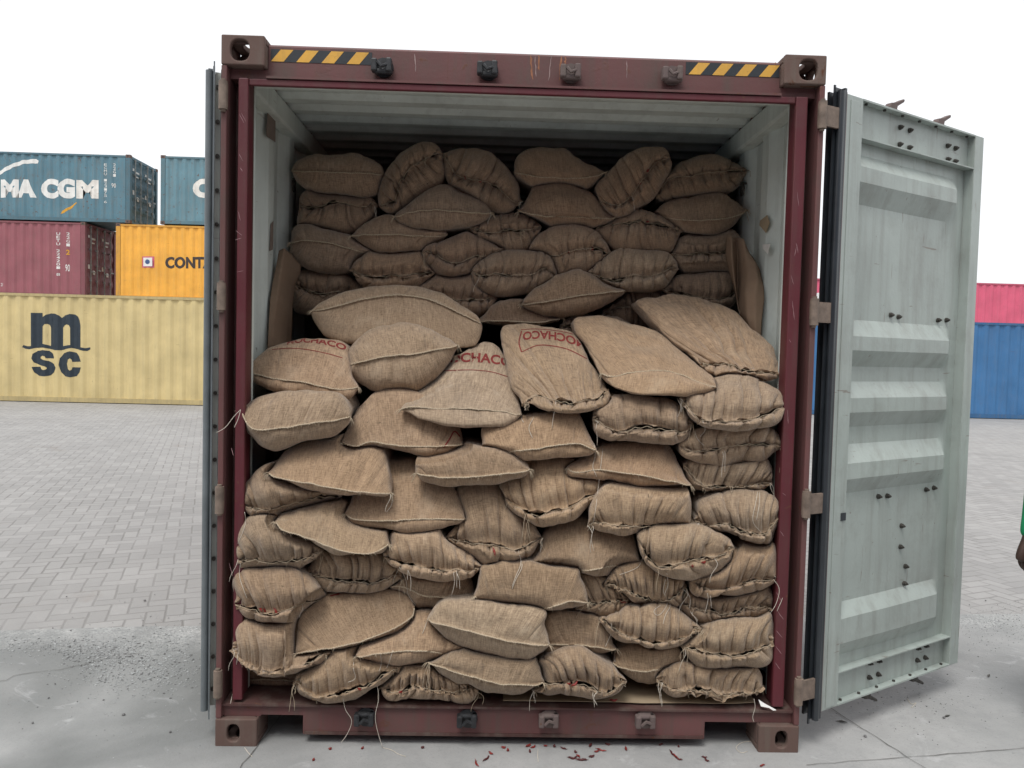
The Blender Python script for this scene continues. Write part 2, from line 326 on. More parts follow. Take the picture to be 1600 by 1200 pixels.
def casting(sx, sy, sz, parent, at_, mat, W=0.172, D=0.162, H=0.118):
    fr = (0.038, 0.042) if sz > 0 else (0.026, 0.036)
    """hollow corner casting; (sx,sy,sz) point towards the outside of the container"""
    b = MB(); t = 0.026
    I = Matrix.Identity(4)
    T = Matrix.Translation
    S = Matrix.Diagonal(Vector((sx, sy, sz, 1)))
    # front face (outer y), outer side face (outer x), top/bottom face (outer z); local box spans x -W..0, y -D..0, z -H..0
    hole_plate(b, W, H, fr[0], fr[1], -t, S @ T((-W/2, 0, -H/2)), cx=0.012)
    rz = Matrix.Rotation(R(90), 4, 'Z'); rx = Matrix.Rotation(R(90), 4, 'X')
    hole_plate(b, D-t, H, 0.034, 0.026, t, S @ T((-0.0005, -t-(D-t)/2-0.0005, -H/2)) @ rz)
    hole_plate(b, W-t, D-t, 0.034, 0.056, -t, S @ T((-t-(W-t)/2-0.0006, -t-(D-t)/2-0.0006, -0.0006)) @ rx @ Matrix.Diagonal(Vector((1, 1, 1, 1))))
    b.v = [tuple(v) for v in b.v]
    def bx(a, c): b.box([sx*a[0], sy*a[1], sz*a[2]], [sx*c[0], sy*c[1], sz*c[2]])
    bx((-W, -D, -H), (-W+0.012, -t-0.001, -t-0.001))          # inner walls
    bx((-W+0.0125, -D, -H), (-t-0.001, -D+0.012, -t-0.001))
    bx((-W+0.0125, -D+0.0125, -H), (-t-0.001, -t-0.001, -H+0.012))
    o = b.build('corner_casting', mat, parent); o.location = at_
    md = o.modifiers.new('b', 'BEVEL'); md.width = 0.009; md.segments = 3; md.limit_method = 'ANGLE'; md.angle_limit = R(50)
    return o
def corr_profile(L, pitch=0.278, dep=0.036, x0=0.0):
    """trapezoid corrugation: list of (x, depth)"""
    pr = []; a, s_, c = pitch*0.26, pitch*0.25, pitch*0.24; x = x0; pr.append((x, 0.0))
    while x < L-pitch:
        pr += [(x+a, 0), (x+a+s_, dep), (x+a+s_+c, dep), (x+a+2*s_+c, 0)]; x += pitch
    pr.append((L, 0.0)); return pr
def pdepth(pr, x):
    return float(np.interp(x, [p[0] for p in pr], [p[1] for p in pr]))

# ================================================================== the loaded container
CL = 12.19; HX = 1.219; HZ = 2.896
C0 = empty('shipping_container'); tag(C0, 'open burgundy shipping container packed with jute sacks, pale green inside', 'shipping container')
# corner posts
for s in (-1, 1):
    b = MB()
    b.box((s*HX, 0.004, 0.1185), (s*1.196, 0.038, HZ-0.1185), bev=0.004)      # hinge side strip
    b.box((s*HX, 0.0385, 0.1185), (s*1.1965, 0.16, HZ-0.1185))
    p = b.build('corner_post', M['burg'], C0)
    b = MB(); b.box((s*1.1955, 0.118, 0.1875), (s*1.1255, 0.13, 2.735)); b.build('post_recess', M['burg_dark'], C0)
    xi_ = 1.116 if s < 0 else 1.107; b = MB(); b.box((s*1.156, 0.020, 0.1885), (s*xi_, 0.045, 2.735), bev=0.005); b.box((s*(xi_+0.018), 0.0455, 0.1885), (s*(xi_+0.009), 0.1175, 2.735), bev=0.002)
    b.build('door_seat', M['red'], C0)
    b = MB(); b.box((s*HX, CL-0.16, 0.118), (s*1.06, CL, HZ-0.118)); b.build('corner_post', M['burg'], C0)
# castings
for s in (-1, 1):
    for zz, sz in ((HZ, 1), (0.0, -1)):
        casting(s, -1, sz, C0, (s*HX, 0, zz), M['cast'])
        casting(s, 1, sz, C0, (s*HX, CL, zz), M['cast'])
# header
b = MB()
pr = [(0.050, 2.752), (0.050, 2.872), (0.060, 2.882), (0.30, 2.882), (0.30, 2.872), (0.07, 2.865), (0.07, 2.738), (0.020, 2.736), (0.020, 2.745)]
b.prism([(p[0], p[1]) for p in pr], Matrix(((0, 1, 0, 0), (1, 0, 0, 0), (0, 0, 1, 0), (0, 0, 0, 1))) @ Matrix.Translation((0, -1.0455, 0)), 2.091)
b.v = [tuple(v) for v in b.v]
b.box((-1.1955, 0.05, 2.738), (-1.046, 0.12, 2.7775)); b.box((1.046, 0.05, 2.738), (1.1955, 0.12, 2.7775)); b.build('header', M['burg'], C0)
b = MB(); b.box((-1.1155, 0.026, 2.708), (1.1065, 0.045, 2.7345), bev=0.004); b.box((-1.1065, 0.0455, 2.718), (1.1065, 0.07, 2.727)); b.build('door_seat', M['red'], C0)
# sill with fork pockets
b = MB()
poly = [(-1.04, 0.125), (-0.865, 0.125), (-0.865, 0.045), (0.825, 0.045), (0.825, 0.118), (1.04, 0.118), (1.04, 0.166), (-1.04, 0.166)]
b.prism(poly, Matrix.Translation((0, 0.03, 0)), 0.09)
b.box((-1.1955, 0.030, 0.1185), (-1.0405, 0.117, 0.166)); b.box((1.0405, 0.030, 0.1185), (1.1955, 0.117, 0.166))
b.build('sill', M['burg'], C0)
b = MB(); b.add([(-1.195, 0.014, 0.176), (1.195, 0.014, 0.176), (1.195, 0.17, 0.1865), (-1.195, 0.17, 0.1865), (-1.195, 0.014, 0.167), (1.195, 0.014, 0.167), (1.195, 0.17, 0.178), (-1.195, 0.17, 0.178)],
      [(0, 1, 2, 3), (7, 6, 5, 4), (0, 4, 5, 1), (1, 5, 6, 2), (2, 6, 7, 3), (3, 7, 4, 0)])
b.box((-0.86, 0.0245, 0.0452), (0.82, 0.0295, 0.058))
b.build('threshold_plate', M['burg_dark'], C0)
# floor, cross members, side rails, rear, roof, walls
b = MB(); b.box((-1.165, 0.1705, 0.150), (1.165, CL-0.05, 0.1815)); b.build('floor', M['ply'], C0)
b = MB()
for i in range(24): b.box((-1.15, 0.55+i*0.49, 0.05), (1.15, 0.60+i*0.49, 0.149))
for s in (-1, 1): b.box((s*HX, 0.163, 0.045), (s*1.166, CL-0.163, 0.182)); b.box((s*HX, 0.163, HZ-0.11), (s*1.155, CL-0.163, HZ-0.035))
b.box((-1.19, CL-0.06, 0.05), (1.19, CL-0.01, 0.2)); b.build('frame_rail', M['burg'], C0)
for s in (-1, 1):
    prf = corr_profile(CL-0.5, 0.36, 0.036); b = MB(); v = []; f = []
    xo, xi = s*1.212, s*1.209
    full = [(0.10, 0.0)]+[(p[0]+0.32, p[1]) for p in prf]+[(CL-0.1, 0.0)]
    for (yy, dd) in full:
        xx = s*(1.212-dd)
        v += [(xx, yy, 0.1825), (xx, yy, HZ-0.1105)]
    n = len(full); f = [(2*i, 2*i+1, 2*i+3, 2*i+2) for i in range(n-1)]
    b.add(v, f); b.build('side_wall_outer_skin', M['burg'], C0)
    v = [(p[0]-s*0.004, p[1], p[2]) for p in v]
    b = MB(); b.add(v, f); b.box((s*1.206, 0.131, 0.1875), (s*1.128, 0.162, 2.735)); b.box((s*1.2055, 0.163, HZ-0.168), (s*1.13, CL-0.1, HZ-0.062), bev=0.012); b.build('side_wall', M['inner'], C0)
b = MB(); v = []; prf = [(0.16, 0.0), (0.30, 0.0)]; y = 0.30
while y < CL-0.3:
    prf += [(y+0.035, 0.022), (y+0.085, 0.022), (y+0.12, 0.0), (y+0.175, 0.0)]; y += 0.175
prf.append((CL-0.05, 0.0))
b.add([(x, p[0], 2.838+p[1]) for p in prf for x in (-1.17, 1.17)], [(2*i, 2*i+1, 2*i+3, 2*i+2) for i in range(len(prf)-1)])
b.box((-1.15, 0.0755, 2.742), (1.15, 0.163, 2.756)); b.box((-1.10, 0.151, 2.7565), (1.10, 0.162, 2.835)); b.build('roof', M['inner'], C0)
b = MB(); b.add([(x, p[0], 2.8445+p[1]) for p in prf for x in (-1.17, 1.17)], [(2*i, 2*i+1, 2*i+3, 2*i+2) for i in range(len(prf)-1)]); b.build('roof_outer_skin', M['burg'], C0)
b = MB(); b.box((-1.17, CL-0.1, 0.2), (1.17, CL-0.06, 2.84)); b.build('end_wall', M['inner'], C0)
# lashing rings
for x, y, z in ((-1.165, 0.93, 2.50), (1.16, 0.84, 2.53)):
    b = MB(); s = -1 if x < 0 else 1
    b.tube([(x, y+math.cos(a)*0.022, z+math.sin(a)*0.03) for a in [i*math.pi/8 for i in range(17)]], 0.006)
    b.tube([(x+s*0.02, y, z+0.03), (x-s*0.01, y, z+0.035), (x-s*0.004, y+0.002, z+0.02)], 0.006); b.build('lashing_ring', M['bolt'], C0, smooth=True)
# cam keepers on header and sill
def keeper(x, z, up, mat, off=0.0):
    b = MB(); y = 0.05 if up > 0 else 0.03
    b.tube([(x, y-0.0005, z), (x, y-0.012, z)], 0.040, 14)
    for k, (dx, h) in enumerate(((-0.034, 0.026), (0.024, 0.030))):
        b.box((x+dx-0.012+off, y-0.048, z-0.026), (x+dx+0.012+off, y-0.0105, z+h), bev=0.006)
    b.box((x-0.036+off, y-0.040, z-0.032 if up > 0 else z+0.010), (x+0.038+off, y-0.0105, z-0.010 if up > 0 else z+0.030), bev=0.008)
    b.tube([(x-0.02, y-0.044, z+up*0.012), (x-0.004, y-0.05, z-up*0.008), (x+0.02, y-0.042, z+up*0.004)], 0.007, 6)
    o = b.build('cam_keeper', mat, C0); return o
for x, z, m_ in ((-0.579, 2.80, 'claw_dark'), (-0.154, 2.803, 'claw_dark'), (0.183, 2.803, 'claw'), (0.598, 2.808, 'claw')): keeper(x, z, 1, M[m_])
for x, z, m_ in ((-0.601, 0.125, 'claw_dark'), (-0.176, 0.124, 'claw_dark'), (0.165, 0.128, 'claw'), (0.57, 0.130, 'claw')): keeper(x, z, -1, M[m_])
# warning stripes
def stripes(x0, x1, z0, z1, first, nst, name):
    b = MB(); y = 0.0485; b.box((x0, y, z0), (x1, y+0.001, z1), 1); pw = (x1-x0)/nst; sl_ = (z1-z0)*0.78
    for k in range(nst):
        a = x0+k*pw+first
        q = [(a, z0+0.001), (a+pw*0.5, z0+0.001), (a+pw*0.5+sl_, z1-0.001), (a+sl_, z1-0.001)]
        q = [(min(max(p[0], x0), x1), p[1]) for p in q]
        b.add([(p[0], y-0.0006, p[1]) for p in q], [(0, 1, 2, 3)], 0)
    return b.build(name, [M['yellow'], M['black']], C0, inv=False)
stripes(-1.035, -0.628, 2.812, 2.862, 0.0, 4, 'warning_stripe'); stripes(0.655, 1.043, 2.818, 2.868, 0.012, 4, 'warning_stripe')
# hinges (pin, knuckle, leaf)
def hinge(s, z, ang):
    b = MB(); x = s*1.208; y = -0.002
    b.tube([(x, y, z-0.055), (x, y, z+0.055)], 0.0175, 14); b.tube([(x, y, z-0.064), (x, y, z+0.064)], 0.010, 8)
    b.box((s*1.2195, 0.0, z-0.045), (s*1.190, 0.0035, z+0.045))
    d = Vector((math.cos(ang), math.sin(ang), 0)); nn = Vector((-d.y, d.x, 0))
    P = Vector((x, y, z)); L = 0.105 if s > 0 else 0.06
    v = [P+d*a+nn*c+Vector((0, 0, q)) for q in (-0.042, 0.042) for a, c in ((0, -0.006), (L, -0.006), (L, 0.006), (0, 0.006))]
    b.add(v, [(0, 3, 2, 1), (4, 5, 6, 7), (0, 1, 5, 4), (1, 2, 6, 5), (2, 3, 7, 6), (3, 0, 4, 7)])
    auto_smooth(b.build('hinge', M['hinge'], C0))
for z in (2.655, 1.856, 1.03, 0.268): hinge(-1, z, R(112))
for z in (2.656, 1.857, 1.06, 0.268): hinge(1, z, R(25))

# ------------------------------------------------------------------ doors
def door(hx, hy, ang, side, bolts):
    """local frame: x along the leaf from the hinge, y = out of the inner face (towards the viewer), z up"""
    d = Vector((math.cos(ang), math.sin(ang), 0)); n = Vector((d.y, -d.x, 0)) if side > 0 else Vector((-d.y, d.x, 0))
    Mx = Matrix(((d.x, n.x, 0, hx), (d.y, n.y, 0, hy), (0, 0, 1, 0), (0, 0, 0, 1)))
    Z0, Z1, W = 0.150, 2.770, (1.183 if side > 0 else 1.19)
    b = MB()
    b.box((0.088, 0, Z0), (0.205, -0.052, Z1), bev=0.003); b.box((0.118, 0.0035, Z0+0.01), (0.175, -0.001, Z1-0.02), bev=0.0015)
    b.box((1.105, 0, Z0), (W, -0.052, Z1), bev=0.003)
    b.box((0.2055, 0.0, Z1-0.008), (1.1045, -0.052, Z1-0.0005)); b.box((0.2055, -0.036, 2.612), (1.1045, -0.052, Z1-0.0085)); b.box((0.2055, -0.001, 2.606), (1.1045, -0.052, 2.6115))
    b.box((0.2055, 0.0, Z0+0.0005), (1.1045, -0.052, Z0+0.008)); b.box((0.2055, -0.036, Z0+0.0085), (1.1045, -0.052, 0.292)); b.box((0.2055, -0.002, 0.2925), (1.1045, -0.052, 0.298))
    D = b.build('door', M['door'], C0); D.matrix_local = Mx
    # pressed panel
    zs = [(0.298, 0), (0.348, 0), (0.419, 1), (0.53, 1), (0.59, 0), (1.076, 0), (1.146, 1), (1.215, 1), (1.293, 0), (1.369, 0), (1.436, 1), (1.499, 1), (1.569, 0), (1.635, 0), (1.706, 1), (1.767, 1), (1.84, 0), (2.34, 0), (2.425, 1), (2.49, 1), (2.55, 0.15), (2.605, 0)]
    xs = [0.2055, 0.97, 1.045, 1.1045]; am = [1, 1, 0, 0]; b = MB(); v = []; f = []
    zf = []
    for i in range(len(zs)-1):
        for k in range(4):
            t = k/4; zf.append((zs[i][0]+(zs[i+1][0]-zs[i][0])*t, zs[i][1]+(zs[i+1][1]-zs[i][1])*t))
    zf.append(zs[-1]); xf = list(np.linspace(0.2055, 0.97, 12))+[0.99, 1.01, 1.03, 1.05, 1.08, 1.1045]
    for z, a in zf:
        for x in xf:
            e = min(1, max(0, (1.05-x)/0.08)); wv = 0.0016*math.sin(x*9+z*5)+0.0012*math.sin(z*13-x*4)
            v.append((x, -0.046+0.040*a*e+wv, z))
    m_ = len(xf); f = [(i*m_+j, i*m_+j+1, (i+1)*m_+j+1, (i+1)*m_+j) for i in range(len(zf)-1) for j in range(m_-1)]
    b.add(v, f); pn = b.build('door_panel', M['door'], D, inv=False); auto_smooth(pn, 22)
    b = MB(); b.box((0.089, -0.0525, Z0), (W, -0.056, Z1)); b.build('outer_skin', M['burg'], D)
    # gasket on the hinge edge
    b = MB(); g0, g1 = 0.128, 2.785
    b.box((0.080, 0.004, Z0-0.003), (0.0875, -0.050, Z1+0.002)); b.build('gasket_strip', M['burg'], D)
    b = MB()
    b.tube([(0.048, 0.004, g0), (0.048, 0.004, g1-0.015)], 0.0145, 12)
    b.box((0.030, -0.010, g0), (0.0795, -0.018, g1)); b.box((0.024 if side > 0 else 0.0, -0.012, g0-0.02), (0.034, -0.0175, g1+0.01)); b.box((0.066, 0.008, g0), (0.0795, -0.0095, g1))
    b.box((0.030, -0.040, g0+0.01), (0.0795, -0.050, g1-0.01))
    auto_smooth(b.build('gasket', M['rubber' if side > 0 else 'rubber_grey'], D))
    if side < 0:
        b = MB(); b.box((0.040, -0.0185, g0+0.02), (0.0795, -0.0395, g1-0.02)); b.box((0.02, -0.0505, g0-0.03), (0.0795, -0.0545, g1+0.03)); b.build('edge_strip', M['edge'], D)
        for k in range(19):
            q = MB(); zz = 0.22+k*0.138; q.tube([(0.041, -0.029, zz), (0.030, -0.029, zz)], 0.0085, 8); q.build('bolt', M['bolt'], D)
    # bolts with nuts
    for x, z in bolts:
        q = MB(); y0 = -0.034 if (z > 2.6 or z < 0.3) else -0.044
        if x < 0: continue
        q.tube([(x, y0-0.004, z), (x, y0+0.006, z)], 0.0115, 12); q.tube([(x, y0, z), (x, y0+0.013, z)], 0.0085, 6); q.tube([(x, y0, z), (x, y0+0.019, z)], 0.0045, 8)
        auto_smooth(q.build('bolt', M['bolt'], D))
    for zz, yy in ((Z1-0.0085, 1), (Z0+0.0085, -1)):
        for k in range(7):
            q = MB(); x = 0.25+k*0.135; q.tube([(x, -0.018, zz), (x, -0.018, zz-yy*0.007)], 0.007, 6); q.build('bolt', M['bolt'], D)
    # locking rods with cam ends on the outer face
    for x in (0.53, 0.92):
        q = MB(); q.tube([(x, -0.082, Z0-0.02), (x, -0.082, Z1+0.015)], 0.017, 10)
        for zz in (0.22, 0.8, 1.45, 2.1, 2.68): q.box((x-0.04, -0.0565, zz-0.02), (x+0.04, -0.104, zz+0.02), bev=0.004)
        auto_smooth(q.build('locking_rod', M['steel'], D))
        for top in (1, -1):
            zz = Z1+0.012 if top > 0 else Z0-0.018
            q = MB(); pl = [(-0.026, -0.022), (0.022, -0.022), (0.030, -0.004), (0.066, 0.004), (0.064, 0.012), (0.030, 0.016), (0.034, 0.030), (0.084, 0.058), (0.088, 0.069), (0.078, 0.070), (0.020, 0.044), (-0.018, 0.036), (-0.028, 0.018)]
            q.prism([(p[0], top*p[1]+0.012*top) for p in pl], Matrix.Translation((x, -0.098, zz)), 0.030); q.v = [tuple(v) for v in q.v]
            o = q.build('locking_cam', M['claw'] if top > 0 else M['bolt'], D)
            md = o.modifiers.new('b', 'BEVEL'); md.width = 0.003; md.segments = 1
    return D
RB = [(0.53, 2.714), (0.605, 2.713), (0.531, 2.638), (0.607, 2.636), (0.922, 2.695), (0.928, 2.632), (0.99, 2.694), (0.992, 2.632), (0.538, 1.873), (0.598, 1.867), (0.929, 1.866), (1.002, 1.87), (0.508, 1.042), (0.579, 1.039), (0.895, 1.045), (0.962, 1.049),
      (0.704, 0.887), (0.702, 0.787), (0.752, 0.687), (0.749, 0.595+0.01), (0.482, 0.275), (0.552, 0.272), (0.482, 0.208), (0.552, 0.208), (0.872, 0.272), (0.871, 0.212), (0.94, 0.272), (0.94, 0.212)]
DR = door(1.258, 0.019, R(30.6), 1, RB); DR['label'] = 'right door swung wide open showing its pale green ribbed inside'
DL = door(-1.264, 0.012, R(110.0), -1, []); DL['label'] = 'left door folded back, only its gasket edge showing'
for x, z, y in ((0.20, 0.988, 0.0042),):
    b = MB(); b.box((x-0.036, y, z-0.017), (x+0.0, y+0.001, z+0.017)); b.build('black_patch', M['black'], DR)

# ------------------------------------------------------------------ things fixed or lying at the walls
def paper(name, label, cat, px, ys, mat, th=0.002):
    """stiff paper sheet: rows of image points with a depth for each point"""
    rows = len(px); n = len(px[0]); P = np.array([[unp(px[i][j], ys[i][j]) for j in range(n)] for i in range(rows)])
    # refine
    def up(A, k, ax):
        m_ = A.shape[ax]; t = np.linspace(0, m_-1, (m_-1)*k+1); i0 = np.minimum(t.astype(int), m_-2); fr = t-i0; fr = fr*fr*(3-2*fr)*0.35+fr*0.65
        sh = [1]*A.ndim; sh[ax] = -1; return np.take(A, i0, ax)*(1-fr.reshape(sh))+np.take(A, i0+1, ax)*fr.reshape(sh)
    P = up(up(P, 5, 0), 5, 1); a, c = P.shape[:2]
    b = MB(); b.add(P.reshape(-1, 3).tolist(), [(i*c+j, i*c+j+1, (i+1)*c+j+1, (i+1)*c+j) for i in range(a-1) for j in range(c-1)])
    o = b.build(name, mat, inv=False, smooth=True); md = o.modifiers.new('s', 'SOLIDIFY'); md.thickness = th
    return tag(o, label, cat)
paper('kraft_paper_sheet', 'creased brown kraft paper sheet bulging out at the right wall beside the upper sacks', 'paper sheet',
      [[(1136, 366), (1143, 371), (1150, 372), (1162, 373), (1168, 392), (1178, 405)], [(1134, 400), (1144, 402), (1152, 402), (1166, 405), (1180, 410), (1187, 422)],
       [(1140, 425), (1147, 432), (1152, 440), (1168, 430), (1184, 436), (1193, 448)], [(1148, 450), (1150, 455), (1152, 462), (1166, 458), (1180, 462), (1194, 468)],
       [(1152, 470), (1153, 480), (1156, 490), (1168, 495), (1180, 500), (1190, 500)], [(1160, 505), (1164, 515), (1168, 525), (1174, 530), (1182, 535), (1188, 535)]],
      [[0.66, 0.60, 0.64, 0.58, 0.60, 0.62], [0.66, 0.58, 0.64, 0.55, 0.53, 0.56], [0.64, 0.57, 0.64, 0.53, 0.48, 0.50], [0.62, 0.57, 0.63, 0.50, 0.46, 0.47], [0.62, 0.60, 0.58, 0.48, 0.45, 0.46], [0.6, 0.56, 0.54, 0.48, 0.45, 0.46]], M['kraft'])
paper('kraft_paper_sheet', 'dark brown kraft paper flap leaning on the left wall above the printed sack', 'paper sheet',
      [[(436, 392), (444, 388), (452, 395), (462, 406), (470, 415)], [(432, 415), (440, 415), (450, 418), (460, 422), (469, 424)], [(426, 442), (436, 442), (446, 444), (455, 446), (460, 448)],
       [(422, 470), (432, 470), (442, 472), (450, 475), (457, 478)], [(420, 505), (428, 505), (438, 508), (448, 510), (456, 515)], [(418, 545), (426, 545), (436, 548), (446, 550), (454, 552)]],
      [[0.62, 0.60, 0.66, 0.72, 0.76], [0.58, 0.57, 0.62, 0.68, 0.74], [0.55, 0.54, 0.60, 0.66, 0.72], [0.50, 0.50, 0.56, 0.62, 0.70], [0.48, 0.5, 0.55, 0.6, 0.66], [0.46, 0.48, 0.52, 0.58, 0.64]], M['kraft'])
def flat_poly(name, label, cat, pts, z, th, mat):
    b = MB(); b.prism([(p[0], p[1]) for p in pts], Matrix(((1, 0, 0, 0), (0, 0, 1, 0), (0, 1, 0, z), (0, 0, 0, 1))), th); b.v = [tuple(v) for v in b.v]
    return tag(b.build(name, mat), label, cat)
random.seed(5)
q = [(-0.03+i*0.098, 0.045+random.uniform(-0.004, 0.004)+(0.02 if i == 11 else 0)) for i in range(12)]
flat_poly('cardboard_sheet', 'flat tan cardboard strip laid on the container floor under the bottom right sacks', 'cardboard', q+[(1.09, 0.5), (-0.03, 0.5)], 0.1885, 0.003, M['card'])
flat_poly('cardboard_sheet', 'short grey cardboard piece under the torn bottom sack, left of the long cardboard strip', 'cardboard', [(-0.40, 0.07), (-0.12, 0.068), (-0.12, 0.5), (-0.42, 0.5)], 0.1885, 0.003, M['card'])
def wall_patch(name, label, cat, x, pts, mat, s):
    b = MB(); P = [ray(*p) for p in pts]; v = []
    for p in P:
        t = (x-CAM[0])/p.x; q_ = Vector(CAM)+p*t; v.append((x, q_.y, q_.z))
    v2 = [(x-s*0.0015, p[1], p[2]) for p in v]; n = len(v); b.add(v+v2, [tuple(range(n)), tuple(range(2*n-1, n-1, -1))]+[(i, (i+1) % n, (i+1) % n+n, i+n) for i in range(n)])
    return tag(b.build(name, mat), label, cat)
wall_patch('tape_remnant', 'brown tape remnant stuck high on the left inner wall', 'tape', -1.168, [(418, 170), (430, 175), (430, 222), (416, 213)], M['tape'], -1)
wall_patch('tape_remnant', 'narrow brown tape remnant lower down the left inner wall', 'tape', -1.168, [(423, 350), (427, 345), (426, 390), (421, 392)], M['tape'], -1)
wall_patch('paper_scrap', 'torn tan paper scrap stuck on the right inner wall', 'paper scrap', 1.168, [(1188, 345), (1199, 336), (1203, 348), (1197, 364), (1187, 352)], M['card'], 1)
wall_patch('paper_scrap', 'small white paper scrap on the right inner wall beside the kraft paper', 'paper scrap', 1.165, [(1192, 382), (1204, 381), (1200, 397), (1192, 388)], M['white_tape'], 1)
b = MB(); P = [(1.052, 0.03, 0.236), (1.075, 0.02, 0.224), (1.116, -0.002, 0.208), (1.104, 0.0, 0.206), (1.09, 0.008, 0.213), (1.056, 0.012, 0.218)]
P = [(p[0], p[1], p[2]-0.022) for p in P]
b.add(P+[(p[0], p[1]+0.003, p[2]+0.002) for p in P], [(0, 1, 2, 3, 4, 5), (11, 10, 9, 8, 7, 6)]+[(i, (i+1) % 6, (i+1) % 6+6, i+6) for i in range(6)])
tag(b.build('torn_plastic_scrap', M['white_tape']), 'torn white plastic scrap at the bottom right corner of the opening', 'plastic scrap')

# rust runs and scratches on the frame
M['rust_run'] = plain('orange_rust_run', (0.30, 0.13, 0.07), 0.85, 0, 0.4, 30); M['pale_run'] = plain('pale_water_run', (0.30, 0.22, 0.21), 0.8, 0, 0.3, 30); M['scratch'] = plain('bare_scratch_in_paint', (0.34, 0.20, 0.21), 0.6, 0, 0.3, 60)
def marks(name, y, lines, w_, mat):
    b = MB()
    for ln in lines:
        P = [unp(np.array(p, float), y) for p in ln]; d = P[-1]-P[0]; d /= np.linalg.norm(d); n_ = np.array([-d[2], 0, d[0]]); k = len(P); v = []
        for i, p in enumerate(P):
            h = w_*random.uniform(.5, 1.2)*(0.35 if i in (0, k-1) else 1); v += [tuple(p+n_*h), tuple(p-n_*h)]
        b.add(v, [(2*i, 2*i+1, 2*i+3, 2*i+2) for i in range(k-1)])
    b.build(name, mat, C0, inv=False)
random.seed(8)
def wob(x0, y0, x1, y1, n=6, j=.8): return [(x0+(x1-x0)*i/n+random.uniform(-j, j), y0+(y1-y0)*i/n) for i in range(n+1)]
for w_ in (wob(829, 86, 832, 124), wob(842, 86, 842, 110), wob(878, 88, 874, 126), wob(884, 88, 883, 104), wob(1212, 97, 1206, 112)): marks('rust_run', 0.0494, [w_], .0035, M['rust_run'])
for w_ in (wob(862, 86, 857, 126), wob(836, 88, 838, 120), wob(648, 84, 650, 112), wob(980, 95, 979, 122)): marks('water_run', 0.0492, [w_], .002, M['pale_run'])
for ys, segs in ((0.0192, [(377, 176, 384, 190), (374, 178, 381, 192), (373, 240, 380, 252), (375, 262, 379, 268), (368, 360, 378, 368), (367, 375, 377, 372), (370, 425, 380, 423), (372, 330, 376, 345), (361, 700, 365, 712), (358, 880, 363, 900)]),
                 (0.0192, [(1244, 380, 1247, 395), (1241, 400, 1245, 385), (1236, 430, 1240, 444), (1233, 530, 1236, 535), (1215, 955, 1224, 968), (1213, 985, 1222, 996), (1212, 1010, 1221, 1022), (1211, 1035, 1219, 1046), (1213, 925, 1221, 940), (1222, 770, 1228, 774), (1219, 830, 1225, 838), (1230, 640, 1232, 662), (1246, 300, 1248, 322), (1238, 470, 1241, 500)])):
    for q in segs: marks('scratch', ys, [wob(*q, 4, .4)], .0011, M['scratch'])

# ================================================================== text and marks
def text_mesh(txt, bold=0.0, shear=0.0):
    cu = bpy.data.curves.new('t', 'FONT'); cu.body = txt; cu.size = 1; cu.offset = bold; cu.shear = shear; cu.resolution_u = 4
    o = bpy.data.objects.new('t', cu); col.objects.link(o); dg = bpy.context.evaluated_depsgraph_get()
    me = bpy.data.meshes.new_from_object(o.evaluated_get(dg)); v = np.array([p.co[:2] for p in me.vertices]); f = [tuple(p.vertices) for p in me.polygons]
    bpy.data.objects.remove(o); bpy.data.meshes.remove(me); bpy.data.curves.remove(cu)
    v -= v.min(0); v /= v.max(0); return v, f
def poly_mesh(loops):
    """flat mesh from an outer loop and holes, coordinates (x, z)"""
    fl = [p for lp in loops for p in lp]; tr = tessellate_polygon([[Vector((p[0], p[1], 0)) for p in lp] for lp in loops])
    return np.array(fl, float), [tuple(t) for t in tr]
def cut(v, f, xs=(), zs=()):
    bm = bmesh.new(); vs = [bm.verts.new((p[0], 0, p[1])) for p in v]
    for q in f:
        try: bm.faces.new([vs[i] for i in q])
        except ValueError: pass
    for x in xs: bmesh.ops.bisect_plane(bm, geom=bm.verts[:]+bm.edges[:]+bm.faces[:], plane_co=(x, 0, 0), plane_no=(1, 0, 0))
    for z in zs: bmesh.ops.bisect_plane(bm, geom=bm.verts[:]+bm.edges[:]+bm.faces[:], plane_co=(0, 0, z), plane_no=(0, 0, 1))
    bm.verts.index_update(); V = np.array([(p.co.x, p.co.z) for p in bm.verts]); F = [tuple(p.index for p in q.verts) for q in bm.faces]; bm.free(); return V, F
def arc(cx, cz, rx, rz, a0, a1, n=14): return [(cx+rx*math.cos(R(a0+(a1-a0)*i/n)), cz+rz*math.sin(R(a0+(a1-a0)*i/n))) for i in range(n+1)]


M['white_paint'] = paint('white_marking_paint', (0.78, 0.78, 0.76), 0.5, 0.35, 0.15, rustcol=(0.25, 0.12, 0.05))
M['white_worn'] = paint('worn_white_marking_paint', (0.78, 0.76, 0.72), 0.5, 0.75, 0.15, rustcol=(0.35, 0.17, 0.06), scale=1.6)
M['navy'] = plain('dark_navy_marking_paint', (0.018, 0.030, 0.043), 0.45)
M['ink_dark'] = paint('worn_charcoal_marking_paint', (0.055, 0.045, 0.045), 0.6, 0.2, 0.1)
M['pink'] = plain('pink_marking_paint', (0.62, 0.13, 0.22), 0.5); M['bluedot'] = plain('blue_marking_paint', (0.05, 0.10, 0.24), 0.5)
M['amber'] = plain('amber_marking_paint', (0.65, 0.33, 0.03), 0.5)
